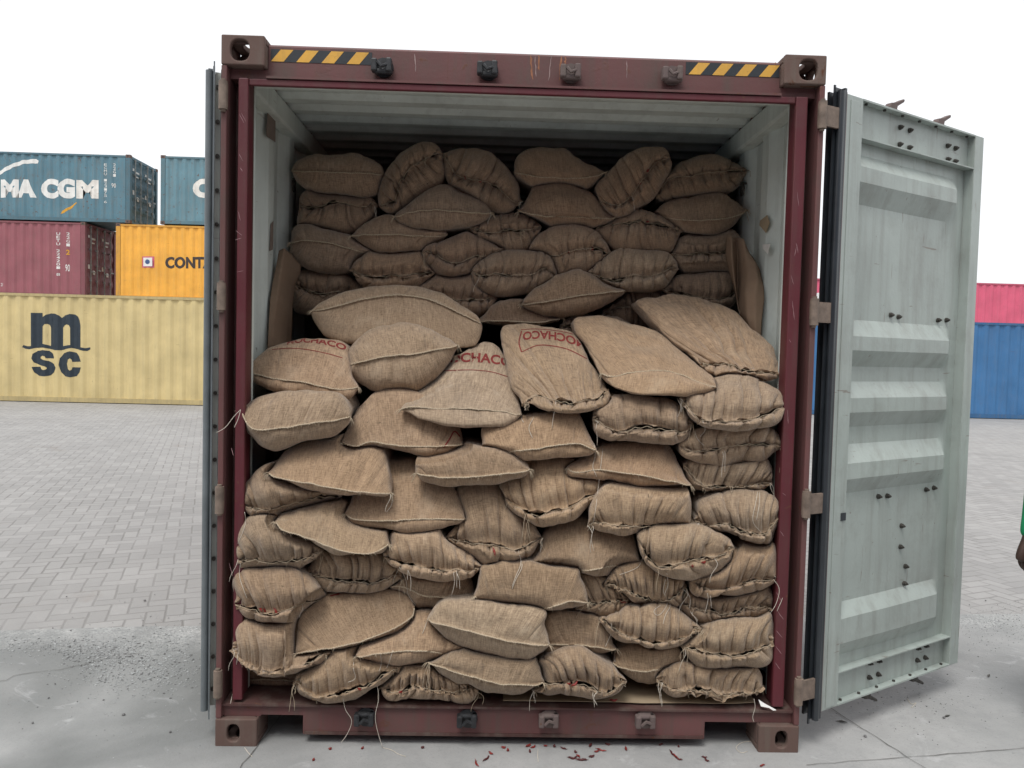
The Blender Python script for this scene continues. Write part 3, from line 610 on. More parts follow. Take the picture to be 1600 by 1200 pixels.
# ================================================================== stacked containers of the yard
def iso(label, x0, y0, z0, L, H, c, marks=(), doors=None, group='containers stacked in the yard', rust=0.4, front=True, name='stacked_container', cat='shipping container', detail=True, topcol=None):
    """long side faces -y at y0; x0 = left end"""
    W = 2.438; root = empty(name, (x0, y0, z0)); tag(root, label, cat, group)
    key = 'paint_%d' % abs(hash(c)) 
    if key not in M:
        M[key] = paint('container_paint', c, 0.5, rust, 0.08+0.4*rust, dirtcol=(0.2, 0.17, 0.14), scale=0.6); M[key+'e'] = paint('container_end_paint', mul(c, 0.75), 0.5, rust+0.1, 0.35, scale=0.8)
    P, E = M[key], M[key+'e']
    pr = corr_profile(L-0.36, 0.33, 0.040, 0.0); pr = [(p[0]+0.18, p[1]) for p in pr]
    for yy, sg in ((0.012, 1), (W-0.012, -1)):
        b = MB(); v = [(p[0], yy+sg*p[1], z) for p in pr for z in (0.14, H-0.10)]
        b.add(v, [(2*i, 2*i+1, 2*i+3, 2*i+2) for i in range(len(pr)-1)]); b.build('side_panel', P, root)
    b = MB(); b.box((0.15, 0.0, H-0.105), (L-0.15, 0.06, H-0.035)); b.box((0.15, W-0.06, H-0.105), (L-0.15, W, H-0.035)); b.build('top_rail', E if topcol is None else topcol, root)
    b = MB(); b.box((0.15, 0.0, 0.02), (L-0.15, 0.05, 0.145)); b.box((0.15, W-0.05, 0.02), (L-0.15, W, 0.145)); b.box((0.1, 0.06, 0.05), (L-0.1, W-0.06, 0.14)); b.build('bottom_rail', E, root)
    b = MB(); b.box((0.1, 0.05, H-0.07), (L-0.1, W-0.05, H-0.05)); b.build('roof', P, root)
    for xx in (0, L-0.17):
        for yy in (0, W-0.16):
            b = MB(); b.box((xx, yy, 0.118), (xx+0.17, yy+0.16, H-0.118), bev=0.01); b.build('corner_post', M['post_'+str(0)] if False else E, root)
            for zz in (0, H-0.118):
                b = MB(); b.box((xx-0.004, yy-0.004, zz), (xx+0.174, yy+0.164, zz+0.118), bev=0.008)
                o = b.build('corner_casting', [M['cast'], M['black']], root)
                q = MB(); q.tube([(xx+0.085, yy-0.006, zz+0.059), (xx+0.085, yy-0.002, zz+0.059)], 0.03, 10); q.build('casting_hole', M['black'], o)
    for end in ('L', 'R'):
        X = 0.03 if end == 'L' else L-0.03; s = -1 if end == 'L' else 1
        if doors == end:
            for k in range(2):
                ya = 0.17+k*1.052; b = MB(); zz = 0.16; v = []
                zs = np.linspace(0.16, H-0.14, 41)
                for z in zs:
                    a = ((z-0.16)/((H-0.30)/5)) % 1.0; dd = 0.035*min(1, max(0, (abs(a-0.5)-0.22)*14))
                    v += [(X-s*(0.035-dd), ya, z), (X-s*(0.035-dd), ya+1.03, z)]
                b.add(v, [(2*i, 2*i+1, 2*i+3, 2*i+2) for i in range(40)]); d_ = b.build('door', E, root)
                for (py, pz, pw, ph) in ((0.10, H-0.55, 0.12, 0.10), (0.38, H-0.60, 0.26, 0.07), (0.38, H-0.75, 0.20, 0.05), (0.10, 1.15, 0.13, 0.16), (0.45, 0.95, 0.16, 0.16)):
                    q = MB(); q.box((X+s*0.004, ya+py, pz), (X+s*0.010, ya+py+pw, pz+ph)); q.build('placard', M['white_paint'], d_)
                for j in (0.25, 0.72):
                    q = MB(); q.tube([(X+s*0.04, ya+j, 0.12), (X+s*0.04, ya+j, H-0.08)], 0.022, 8)
                    for z in (0.16, 0.7, 1.3, 1.9, H-0.14): q.box((X-s*0.01, ya+j-0.05, z-0.03), (X+s*0.055, ya+j+0.05, z+0.03))
                    q.build('locking_rod', M['steel'], d_)
                q = MB(); q.box((X+s*0.05, ya+0.25, 1.02), (X+s*0.07, ya+0.55, 1.06)); q.box((X+s*0.05, ya+0.72, 1.12), (X+s*0.07, ya+0.95, 1.16)); q.build('door_handle', M['steel'], d_)
        else:
            pe = corr_profile(W-0.34, 0.3, 0.04); b = MB(); b.add([(X-s*p[1], p[0]+0.17, z) for p in pe for z in (0.14, H-0.10)], [(2*i, 2*i+1, 2*i+3, 2*i+2) for i in range(len(pe)-1)]); b.build('end_wall', E, root)
        b = MB(); b.box((X-s*0.06, 0.16, 0.02), (X+s*0.02, W-0.16, 0.15)); b.box((X-s*0.06, 0.16, H-0.13), (X+s*0.02, W-0.16, H-0.03)); b.build('end_frame', E, root)
    for (nm, v, f, mat) in marks:                       # v in world x,z
        v = np.array(v, float); v = v-np.array([x0, z0]); xs = [p[0] for p in pr if v[:, 0].min() < p[0] < v[:, 0].max()]
        V, F = cut(v, f, xs); b = MB(); b.add([(p[0], 0.012+pdepth(pr, p[0])-0.004, p[1]) for p in V], F); b.build(nm, mat, root, inv=False)
    return root
def px2(y, pts): 
    P = unp(np.array(pts, float), y); return [(float(p[0]), float(p[2])) for p in P]
def fit(txt, y, X0, X1, Yt, Yb, bold=0.0, shear=0.0):
    """text filling an image-space box on the wall plane y"""
    v, f = text_mesh(txt, bold, shear); a = unp(np.array([[X0, Yb], [X1, Yb], [X0, Yt]], float), y)
    P = a[0][None]+(a[1]-a[0])[None]*v[:, :1]+(a[2]-a[0])[None]*v[:, 1:]; return P[:, [0, 2]], f
def fit_vert(txt, y, X, w_, Yt, Yb, bold=0.0):
    """letters stacked one below the other"""
    V, F = [], []; n = len(txt); h = (Yb-Yt)/n
    for i, ch in enumerate(txt):
        if ch == ' ': continue
        v, f = fit(ch, y, X, X+w_, Yt+i*h, Yt+(i+0.78)*h, bold); F += [tuple(k+len(V) for k in q) for q in f]; V += [tuple(p) for p in v]
    return np.array(V), F
# --- yellow container with logo (front row)
YM = 17.7
def lp(zpts): return px2(YM, [(20+x/8.571, 470+y/8.571) for x, y in zpts])
mo = [(238, 160), (395, 162), (397, 218), (440, 185), (500, 167), (560, 172), (610, 195), (645, 228), (690, 195), (760, 176), (820, 182), (865, 212), (892, 262), (903, 330), (903, 622), (960, 634), (1028, 622), (1030, 648), (985, 672), (930, 668), (860, 648), (780, 630), (700, 645), (640, 662), (560, 660), (480, 642), (400, 626), (300, 630), (215, 650), (150, 640), (115, 620), (130, 592), (180, 608), (240, 606)]
h1 = [(395, 575), (397, 340), (420, 312), (455, 308), (485, 325), (498, 360), (498, 604), (450, 590)]
h2 = [(660, 606), (660, 360), (680, 328), (715, 315), (748, 325), (765, 360), (766, 592), (710, 598)]
mk = [('logo_lettering', *poly_mesh([lp(mo), lp(h1), lp(h2)]), M['navy'])]
so_ = [(550, 772), (435, 768), (425, 745), (395, 735), (365, 748), (362, 770), (400, 790), (480, 810), (545, 845), (570, 895), (550, 955), (490, 1000), (420, 1012), (340, 1005), (280, 960), (248, 885), (360, 883), (375, 915), (405, 928), (440, 918), (450, 900), (430, 880), (350, 860), (275, 825), (245, 770), (262, 710), (320, 670), (400, 660), (480, 672), (530, 710)]
co_ = [(908, 815), (788, 818), (780, 785), (760, 770), (735, 785), (722, 845), (735, 915), (758, 936), (782, 922), (790, 890), (908, 892), (890, 960), (840, 1010), (765, 1025), (690, 1010), (635, 955), (608, 860), (620, 770), (675, 700), (760, 676), (840, 695), (885, 745)]
mk += [('logo_lettering', *poly_mesh([lp(so_)]), M['navy']), ('logo_lettering', *poly_mesh([lp(co_)]), M['navy'])]
iso('pale yellow container with dark navy logo lettering at ground level on the left', -18.6, YM, 0.0, 12.19, 2.93, (0.62, 0.50, 0.25), mk, rust=0.08, topcol=None)
# --- rear row
YB = 26.9; Z1_, Z2_, Z3_ = 0.42, 3.32, 6.22
tag((lambda b: (b.box((-45, YB-0.5, -0.2), (0, YB+3.2, Z1_-0.002)), b.build('storage_plinth', M['concrete']))[1])(MB()), 'raised concrete plinth under the rear row of stacked containers', 'plinth')
def xw(X, Y=340, y=YB): return float(unp(np.array([X, Y], float), y)[0])
# burgundy, right end at px 133
mk = [('id_marking', *fit_vert('UETU 224201 8', YB, 88, 5, 363, 432, 0.01), M['white_paint']), ('id_marking', *fit_vert('22G1', YB, 103.5, 4.5, 363, 386, 0.01), M['white_paint']),
      ('size_marking', *fit('2', YB, 103, 108, 390, 398, 0.03), M['amber']), ('size_marking', *fit('90', YB, 102, 108, 413, 424, 0.01), M['white_paint']), ('size_marking', *fit('21', YB, 0, 4, 442, 447, 0.01), M['white_paint'])]
iso('dull burgundy container with door end facing right, above the yellow one', xw(133)-12.19, YB, Z2_, 12.19, 2.896, (0.30, 0.105, 0.125), mk, doors='R', rust=0.2)
# orange, left end at px 181
mk = [('lettering', *fit('CONTAINERS', YB, 258, 384, 401, 419.5, 0.045), M['ink_dark'])]
sq = lambda a, b_, c, d_: px2(YB, [(a, d_), (b_, d_), (b_, c), (a, c)])
mk += [('badge', *poly_mesh([sq(221.5, 240.5, 400.5, 418)]), M['pink'])]
OR = iso('orange container with charcoal lettering and a pink square badge', xw(181), YB, Z2_, 12.19, 2.896, (0.85, 0.43, 0.07), mk, rust=0.15)
def badge(parent, y, dy, v, f, mat, x0, z0, nm):
    b = MB(); b.add([(p[0]-x0, dy, p[1]-z0) for p in v], f); b.build(nm, mat, parent, inv=False)
badge(OR, YB, -0.006, *poly_mesh([sq(224, 238, 402.5, 416)]), M['white_paint'], xw(181), Z2_, 'badge')
cx_, cz_ = px2(YB, [(230.5, 409)])[0]; badge(OR, YB, -0.010, *poly_mesh([arc(cx_, cz_, 0.09, 0.09, 0, 345)]), M['bluedot'], xw(181), Z2_, 'badge')
# teal pair on top
sw = px2(YB, [(-30, 290), (-12, 275), (0, 266), (15, 257), (35, 250), (55, 248), (60, 251), (58, 255), (38, 255.5), (18, 262), (0, 272), (-14, 284)])
mk = [('lettering', *fit('C', YB, -32, -3, 279, 309, 0.07), M['white_paint']), ('lettering', *fit('MA', YB, 0, 56, 280, 308.5, 0.07), M['white_paint']),
      ('lettering', *fit('CG', YB, 64, 117, 279, 310, 0.07), M['white_paint']), ('lettering', *fit('M', YB, 119, 153, 281, 310, 0.07), M['white_worn']), ('swoosh', *poly_mesh([sw]), M['white_paint']),
      ('id_marking', *fit_vert('ECMU 123175 6', YB, 162, 4, 255, 318, 0.0), M['white_paint']), ('id_marking', *fit_vert('22G1', YB, 176, 4, 255, 277, 0.0), M['white_paint']),
      ('tail_mark', *poly_mesh([px2(YB, [(94, 334), (96, 329), (108, 323), (119, 316), (120, 317), (110, 326), (100, 332)])]), M['amber']), ('size_marking', *fit('90', YB, 174, 180, 286, 293, 0.01), M['white_paint'])]
iso('weathered teal container with big white lettering and swoosh on top', xw(203)-12.19, YB, Z3_, 12.19, 2.60, (0.105, 0.215, 0.275), mk, doors='R', rust=0.75)
mk = [('lettering', *fit('C', YB, 301, 330, 279, 309, 0.07), M['white_worn'])]
iso('rust spotted teal container to the right of the lettered one on top', xw(250.5), YB, Z3_, 12.19, 2.62, (0.135, 0.255, 0.31), mk, rust=0.75)
iso('burgundy container hidden low behind the yellow one, under the burgundy one', xw(133)-12.19, YB, Z1_, 12.19, 2.896, (0.30, 0.105, 0.125), rust=0.2)
iso('orange container low behind the yellow one, carrying the orange one', xw(181), YB, Z1_, 12.19, 2.896, (0.85, 0.43, 0.07), rust=0.15)
# --- right hand side
YR = 19.6
iso('blue container standing on the paving behind the right door', 8.2, YR, 0.0, 12.19, 2.93, (0.05, 0.16, 0.34), rust=0.08)
YP = 30.3; cx_, cz_ = px2(YP, [(1283.5, 464)])[0]
for k_, (x_, z_, c_) in enumerate(((-13.5, 0, (0.12, 0.2, 0.3)), (-13.5, 2.62, (0.3, 0.12, 0.1)), (-0.9, 0, (0.3, 0.12, 0.1)), (-0.9, 2.62, (0.12, 0.2, 0.3)))):  # unseen containers added behind the camera to cut low light into the interior
    iso(['blue grey container behind the photographer, lower left', 'rust red container behind the photographer, upper left', 'rust red container behind the photographer, lower right', 'blue grey container behind the photographer, upper right'][k_], x_, -9.6, z_, 12.19, 2.60, c_, rust=0.3)
ov = ('oval_logo', *poly_mesh([arc(cx_, cz_, 0.36, 0.20, 0, 348, 20)]), M['white_paint'])
iso('pinkish red container with a white oval mark, upper tier behind the blue one', 13.0, YP, 2.62, 12.19, 2.62, (0.66, 0.12, 0.20), [ov], rust=0.05)
iso('pinkish red container carrying another, low behind the blue one', 13.0, YP, 0.0, 12.19, 2.62, (0.66, 0.12, 0.20), rust=0.05)
iso('pinkish red container at the far right edge, upper tier behind the blue one', 25.5, YP, 2.62, 12.19, 2.62, (0.66, 0.12, 0.20), rust=0.05)
iso('pinkish red container at the far right edge, lower tier', 25.5, YP, 0.0, 12.19, 2.62, (0.66, 0.12, 0.20), rust=0.05)

# ================================================================== jute sacks
_G = rng.random((64, 64, 64)).astype(np.float32)
def vnoise(P):
    """smooth value noise, P (...,3) -> -1..1"""
    i = np.floor(P).astype(int); f = P-i; f = f*f*(3-2*f); i &= 63; j = (i+1) & 63
    def g(a, b, c): return _G[a, b, c]
    x0, y0, z0 = i[..., 0], i[..., 1], i[..., 2]; x1, y1, z1 = j[..., 0], j[..., 1], j[..., 2]
    fx, fy, fz = f[..., 0], f[..., 1], f[..., 2]
    a = g(x0, y0, z0)*(1-fx)+g(x1, y0, z0)*fx; b = g(x0, y1, z0)*(1-fx)+g(x1, y1, z0)*fx
    c = g(x0, y0, z1)*(1-fx)+g(x1, y0, z1)*fx; d = g(x0, y1, z1)*(1-fx)+g(x1, y1, z1)*fx
    return ((a*(1-fy)+b*fy)*(1-fz)+(c*(1-fy)+d*fy)*fz)*2-1
def curve(pts, n):
    p = np.asarray(pts, float); p = np.vstack([2*p[0]-p[1], p, 2*p[-1]-p[-2]]); o = []
    for i in range(1, len(p)-2):
        t = np.linspace(0, 1, 12, endpoint=False)[:, None]
        a, b, c, d = p[i-1], p[i], p[i+1], p[i+2]
        o.append(0.5*((2*b)+(c-a)*t+(2*a-5*b+4*c-d)*t*t+(-a+3*b-3*c+d)*t**3))
    o = np.vstack(o+[p[-2][None]]); L = np.r_[0, np.cumsum(np.hypot(*np.diff(o, axis=0).T))]; t = np.linspace(0, L[-1], n)
    return np.c_[np.interp(t, L, o[:, 0]), np.interp(t, L, o[:, 1])], L[-1]
def sm(a, b, x): t = np.clip((x-a)/(b-a), 0, 1); return t*t*(3-2*t)
REG = {1: (430, 210, 4.0), 2: (790, 210, 3.5556), 3: (350, 430, 3.6372), 4: (740, 430, 3.1373), 5: (350, 690, 2.8571), 6: (640, 690, 2.8571), 7: (860, 690, 2.8571)}
NTC, NS, NB = 150, 22, 7
SACKS = []; BV = []
PEND = []; OUT = []
def outline(reg, spec):
    ox, oy, k = REG[reg]
    parts = [[(ox+float(a.split(',')[0])/k, oy+float(a.split(',')[1])/k) for a in s.split()] for s in spec.split('|')]
    Lp, top, Rp, bot, seam = parts; Lp, Rp = Lp[0], Rp[0]
    T, _ = curve([Lp]+top+[Rp], NTC); B, _ = curve([Lp]+bot+[Rp], NTC); S, sl_ = curve([Lp]+seam+[Rp], NTC)
    pf = np.sin(np.pi*np.linspace(0, 1, NTC))**0.6; return Lp, Rp, T-np.c_[0*pf, 3.0*pf], B+np.c_[0*pf, 4.4*pf], S, sl_
def sack(reg, kind, y0, spec, label, *a, **kw):
    """notes one sack; all are built together so that neighbours can press into each other"""
    Lp, Rp, T, B, S, sl_ = outline(reg, spec); poly = np.vstack([T[::5], T[-1:], B[::-5]]); lean = kw.get('lean', 0.0)
    OUT.append((poly, y0+len(PEND)*1e-4, lean, poly[:, 1].min(), poly[:, 1].max())); PEND.append((reg, kind, y0, spec, label, a, kw)); return len(PEND)-1
def to_px(P):
    d = P-CAM; D = d@FW; return np.stack([800+FPX*(d@RT)/D, 600-FPX*(d@UP)/D], -1)
def sdist(p, poly):
    """signed distance in image points, negative inside"""
    a = poly; b = np.roll(poly, -1, 0); e = b-a; w_ = p[:, None]-a[None]; l2 = (e*e).sum(1)+1e-9
    t = np.clip((w_*e[None]).sum(2)/l2[None], 0, 1); d = np.sqrt((((w_-e[None]*t[..., None]))**2).sum(2).min(1))
    c = (a[None, :, 1] > p[:, None, 1]) != (b[None, :, 1] > p[:, None, 1]); xi = a[:, 0]+(p[:, None, 1]-a[:, 1])/np.where(e[:, 1] == 0, 1e-9, e[:, 1])*e[:, 0]
    ins = (c & (p[:, None, 0] < xi)).sum(1) % 2 == 1; return np.where(ins, -d, d)
RPX, QD = 15.0, 0.08
ORDER = [('narrow flat', 'boxy sack with a strong'), ('narrow flat', 'warm tan') , ('broad sack with a red', 'wide smooth sack sloping'), ('broad sack with a red', 'narrow flat'), ('wide smooth sack sloping', 'boxy sack with a strong'), ('boxy sack with a strong', 'drooping smooth'), ('wide smooth sack sloping', 'drooping smooth'),
         ('tilted up', 'braided'), ('tilted up', 'beside the left post'), ('tilted up', 'second from the left post'), ('frayed twine hanging', 'second from the left post'), ('frayed twine hanging', 'crumpled torn'), ('palest', 'frayed twine hanging'), ('with a pointed right corner', 'presses'), ('with a pointed right corner', 'pressing over'),
         ('fat greyish', 'upright red letters'), ('fat greyish', 'very long'), ('upright red letters', 'broad sack with a red'), ('brown sack bearing', 'rounded sack with a rope'), ('brown sack bearing', 'boxy gathered'), ('warm tan', 'brown sack bearing'), ('drooping smooth', 'braided'), ('drooping smooth', 'by the left door post'),
         ('wide smooth sack sloping', 'half covered'), ('drooping smooth', 'half covered'), ('twine trailing', 'wide smooth sack sloping'), ('boxy gathered', 'two lobes'), ('wide flat brown', 'small wedge'), ('upside down', 'upright red letters'), ('upside down', 'warm tan'), ('upright red letters', 'warm tan')]
ORD = {}
def in_front(j, i):
    """does sack j lie in front of sack i"""
    if not ORD and len(PEND) == len(OUT):
        ORD[(-1, -1)] = 0
        for a_, b_ in ORDER:
            A_ = [q for q, p in enumerate(PEND) if a_ in p[4]]; B_ = [q for q, p in enumerate(PEND) if b_ in p[4]]
            for x in A_:
                for y in B_: ORD[(x, y)] = 1; ORD[(y, x)] = 0
    if (j, i) in ORD: return ORD[(j, i)] == 1
    a, b = OUT[j], OUT[i]; row = 0.5*(max(a[3], b[3])+min(a[4], b[4]))
    f = lambda o: o[1]+o[2]*min(1, max(0, (o[4]-row)/max(1, o[4]-o[3])))
    return f(a) < f(b)
def squash(P, idx):
    """points of sack idx give way to the sacks lying in front of it"""
    sh = P.shape; P = P.reshape(-1, 3).copy(); px = to_px(P); me_ = OUT[idx]
    for j, (poly, yj, lean, r0, r1) in enumerate(OUT):
        if j == idx or not in_front(j, idx): continue
        bb0, bb1 = poly.min(0)-RPX, poly.max(0)+RPX
        sel = np.where((px[:, 0] > bb0[0]) & (px[:, 0] < bb1[0]) & (px[:, 1] > bb0[1]) & (px[:, 1] < bb1[1]))[0]
        if not len(sel): continue
        d = sdist(px[sel], poly); m_ = d < RPX; sel, d = sel[m_], d[m_]
        if not len(sel): continue
        ys = yj+lean*np.clip((r1-px[sel, 1])/max(1, r1-r0), 0, 1)
        q = np.clip(d, 0, RPX); lim = ys+0.012-QD*np.sqrt(np.clip(1-(1-q/RPX)**2, 0, 1))+np.where(d < 0, np.minimum(-d*0.0012, 0.03), 0)
        y = P[sel, 1]; k_ = 0.006; h = np.clip(0.5+0.5*(lim-y)/k_, 0, 1); yn = y*(1-h)+lim*h+k_*h*(1-h)
        yn = np.minimum(yn, y+0.22); f = (yn-CAM[1])/(y-CAM[1]); P[sel] = CAM+(P[sel]-CAM)*f[:, None]
    return P.reshape(sh)
def build_sack(reg, kind, y0, spec, label, tint=(1, 1, 1), lean=0.0, P0=None, Lb=0.5, nf=None, seed=None, strings=1, amp=1.0):
    idx = len(SACKS); r = np.random.default_rng(1000+idx if seed is None else seed)
    Lp, Rp, T, B, S, sl_ = outline(reg, spec)
    rowT, rowB = min(T[:, 1].min(), B[:, 1].min()), max(B[:, 1].max(), T[:, 1].max()); t = np.linspace(0, 1, NTC)
    width = float(np.linalg.norm(unp(np.array(Rp), y0)-unp(np.array(Lp), y0))); hh = float(unp(np.array([800, rowT]), y0)[2]-unp(np.array([800, rowB]), y0)[2])
    if P0 is None: P0 = min(0.12, 0.48*hh)
    gath = kind == 'g'
    e0 = 0.25 if gath else 0.5; Pt = P0*(e0+(1-e0)*np.sin(np.pi*t)**0.5)
    # folds
    nfold = nf or (int(r.integers(6, 10)) if gath else int(r.integers(2, 5)))
    tj = (np.arange(nfold)+0.5+r.uniform(-0.42, 0.42, nfold))/nfold; aj = r.uniform(0.25, 1.0, nfold)**1.2; wj = r.uniform(0.008, 0.022, nfold); sj = r.uniform(-0.10, 0.10, nfold); ej = r.uniform(0.35, 1.3, nfold)
    A = (0.042 if gath else 0.015)*amp
    if gath:   # the mouth line zigzags between the stitches
        zz = vnoise(np.c_[t*nfold*0.9, np.full(NTC, idx*3.1), np.zeros(NTC)])*4.0*sm(0, .06, t)*sm(0, .06, 1-t)
        S = S+np.c_[np.zeros(NTC), zz]
    gap = (np.clip(vnoise(np.c_[t*nfold*0.9+7, np.full(NTC, idx*1.7), np.zeros(NTC)]), 0, 1)*0.016+0.002)*sm(0.04, .12, t)*sm(0.04, .12, 1-t) if gath else np.full(NTC, 0.0012)
    body = empty('jute_sack'); off = r.uniform(0, 50, 3); V, F, UV = [], [], []; sheets = []; lip_pts = []
    th = np.linspace(0, np.pi/2, NS+1); g_, c_ = np.sin(th), np.cos(th)**0.92
    if not gath: c_ = np.cos(th)**0.74
    if gath: c_ = c_*(1-0.34*np.exp(-(np.arange(NS+1)/NS/0.16)**2))
    cen = unp((T.mean(0)+B.mean(0))/2, y0)
    for si, (O, sg) in enumerate(((T, 1), (B, -1))):
        ring = []
        for gi, ci in zip(g_, c_):
            p = S+(O-S)*gi; y = y0+lean*np.clip((rowB-p[:, 1])/max(1, rowB-rowT), 0, 1)-Pt*ci; ring.append(unp(p, y))
        G = np.array(ring)                                            # NS+1, NTC, 3
        # lobes push the outline outwards between folds
        du = np.gradient(G, axis=1); dv = np.gradient(G, axis=0); N = np.cross(du, dv); N /= np.linalg.norm(N, axis=2, keepdims=True)+1e-9
        cam_dir = CAM-G; flip = np.sign((N*cam_dir).sum(2, keepdims=True)); flip = np.where(np.abs(flip.mean()) > 0, np.sign(flip.mean()), 1); N *= flip
        # blend with the direction away from the sack's core so that the outline also moves outward
        Q = G-(cen+np.array([0, 0.12, 0])); Q[..., 0] *= 0.35; Q /= np.linalg.norm(Q, axis=2, keepdims=True)+1e-9
        N = N*0.6+Q*0.4; N /= np.linalg.norm(N, axis=2, keepdims=True)
        s = (np.arange(NS+1)/NS)[:, None]
        if gath:
            edges_ = np.r_[-0.02, np.sort(tj), 1.02]; be = np.r_[0.5, aj[np.argsort(tj)]*0.75+0.25, 0.5]; ee = np.r_[0.5, ej[np.argsort(tj)], 0.5]
            tw = np.clip(t[None]+0.10*vnoise(np.stack([t[None]*3+0*s, s*1.3+0*t[None], np.full((NS+1, NTC), idx*5.3+si*2)], -1))*s, 0, 1)
            k_ = np.clip(np.searchsorted(edges_, tw)-1, 0, len(edges_)-2); x_ = (tw-edges_[k_])/(edges_[k_+1]-edges_[k_]); lobe = np.clip(4*x_*(1-x_), 0, 1)**0.42
            wt = np.where(x_ < 0.5, be[k_], be[k_+1]); el = np.where(x_ < 0.5, ee[k_], ee[k_+1])*(1.0 if si == 0 else 0.9)
            fold = -(1-lobe)*wt*np.clip(1-s/el, 0, 1)**0.75+0.12*(lobe-0.5)*(1-s)
            rid = np.abs(vnoise(np.stack([tw*nfold*2.3, s*1.6+0*t[None], np.full((NS+1, NTC), idx*4.1+si)], -1)))
            fine = -np.clip(0.24-rid, 0, 1)*1.3*np.clip(1-s*2.2, 0, 1)
        else:
            fold = np.zeros((NS+1, NTC)); fine = 0
            for a_, b_, w_, q_, e_ in zip(tj, aj, wj, sj, ej):
                if si == 1: b_ *= 0.6
                d = t[None]-a_-q_*s*(1 if si == 0 else -1); fold = fold-b_*np.exp(-np.abs(d/(w_*(1+1.4*s)))**1.25)*np.clip(1-s/e_, 0, 1)**0.7
            fine = vnoise(np.stack([t[None]*16+0*s, s*1.2+0*t[None], np.full_like(t[None]*s, idx*4.1+si)], -1))*0.16
        lob = vnoise(np.stack([t[None]*5.0+0*s, s*1.1+0*t[None], np.full_like(t[None]*s, idx*2.3)], -1))*0.40
        disp = A*(fold+(lob*0.6 if gath else lob)*sm(0, 0.1, t)*sm(0, 0.1, 1-t)+fine)
        disp *= np.clip(s*8, 0, 1) if not gath else (0.5+0.5*np.clip(s*5, 0, 1))
        disp = disp*sm(0, .03, t)*sm(0, .03, 1-t)+(vnoise(G*7+off)*0.012+vnoise(G*17+off)*0.006+vnoise(G*np.array([46, 46, 15])+off)*0.0022)*sm(0, .25, s)*sm(0, .05, t)*sm(0, .05, 1-t)
        G = G+N*disp[..., None]
        up = np.array([0, 0, 1.0])
        G[0] = G[0]+up*sg*gap[:, None]*0.5; G[1] = G[1]+up*sg*gap[:, None]*0.35
        # lip
        lips = []
        nl = 3
        for q in range(nl, 0, -1):
            if gath:
                wv = vnoise(np.c_[t*nfold*1.7+si*9, np.full(NTC, q*0.25+idx), np.zeros(NTC)])
                rag = 0.65+0.45*vnoise(np.c_[t*nfold*2.2+si*5, np.full(NTC, idx*1.3), np.ones(NTC)])
                fw = np.array([0, -1.0, -0.15]); p = G[0]+fw*(0.0055*q)*rag[:, None]+up*(sg*gap*0.35*q/nl*1.5+wv*0.0046*q)[:, None]+np.array([1.0, 0, 0])*(vnoise(np.c_[t*nfold*3.1, np.full(NTC, idx*0.7), np.zeros(NTC)])*0.003*q)[:, None]
            else:
                fw = np.array([0, -0.85, -0.5 if si == 0 else -0.5]); p = G[0]+fw*(0.0034*q)*np.clip(np.sin(np.pi*t)*6, 0.2, 1)[:, None]+up*(vnoise(np.c_[t*14, np.full(NTC, idx+.5), np.zeros(NTC)])*0.0012*q)[:, None]
            lips.append(p)
        # body behind the outline
        W = G[-1]; cm = np.array([W[:, 0].mean(), 0, cen[2]]); back = []
        for q in range(1, NB+1):
            k_ = q/NB; f = 1.0 if k_ < 0.6 else math.sqrt(max(0.0, 1-((k_-0.6)/0.4)**2)); f = max(f, 0.02)
            pinch = 1-0.10*min(1, k_*4)*np.abs(2*t-1)**3; p = W.copy()
            p[:, 0] = cm[0]+(W[:, 0]-cm[0])*f*pinch; p[:, 2] = cen[2]+(W[:, 2]-cen[2])*f*(1-0.03*min(1, k_*4)); p[:, 1] = W[:, 1]+Lb*k_
            back.append(p)
        A_ = squash(np.array(lips+list(G)+back), idx); G = A_[nl:nl+NS+1]; lip_pts.append(A_[0]); nr = len(A_); dl = np.linalg.norm(np.diff(A_, axis=0), axis=2).mean(1); vv = np.r_[0, np.cumsum(dl)]*(1 if si == 0 else -1)
        uu = np.broadcast_to(t*sl_*width/max(1, np.hypot(Rp[0]-Lp[0], Rp[1]-Lp[1])), (nr, NTC)); base = len(V) and sum(len(x) for x in V)
        V.append(A_.reshape(-1, 3)); UV.append(np.stack([uu, np.broadcast_to(vv[:, None], (nr, NTC))], -1).reshape(-1, 2))
        a = (np.arange(nr-1)[:, None]*NTC+np.arange(NTC-1)[None]).reshape(-1)+(0 if si == 0 else len(V[0]))
        q4 = np.stack([a, a+1, a+NTC+1, a+NTC], 1); F.append(q4 if si == 1 else q4[:, ::-1]); sheets.append(G)
    V = np.vstack(V); UV = np.vstack(UV); F = np.vstack(F)
    # origin: base centre
    org = np.array([V[:, 0].mean(), y0+0.2, V[:, 2].min()]); body.location = org
    me = bpy.data.meshes.new('sack_cloth'); me.vertices.add(len(V)); me.vertices.foreach_set('co', (V-org).astype(np.float32).ravel())
    me.loops.add(F.size); me.loops.foreach_set('vertex_index', F.astype(np.int32).ravel()); me.polygons.add(len(F))
    me.polygons.foreach_set('loop_start', np.arange(0, F.size, 4, dtype=np.int32)); me.update(calc_edges=True); me.validate()
    me.polygons.foreach_set('use_smooth', [True]*len(me.polygons)); ul = me.uv_layers.new(name='UVMap'); li = np.zeros(len(me.loops), np.int32); me.loops.foreach_get('vertex_index', li)
    ul.data.foreach_set('uv', UV[li].astype(np.float32).ravel()); me.materials.append(M['burlap']); me.update()
    o = bpy.data.objects.new('sack_cloth', me); col.objects.link(o); o.parent = body; jt = r.uniform(0.90, 1.10); jr = r.uniform(-.03, .03); o.color = (tint[0]*jt*(1+jr), tint[1]*jt, tint[2]*jt*(1-jr), 1)
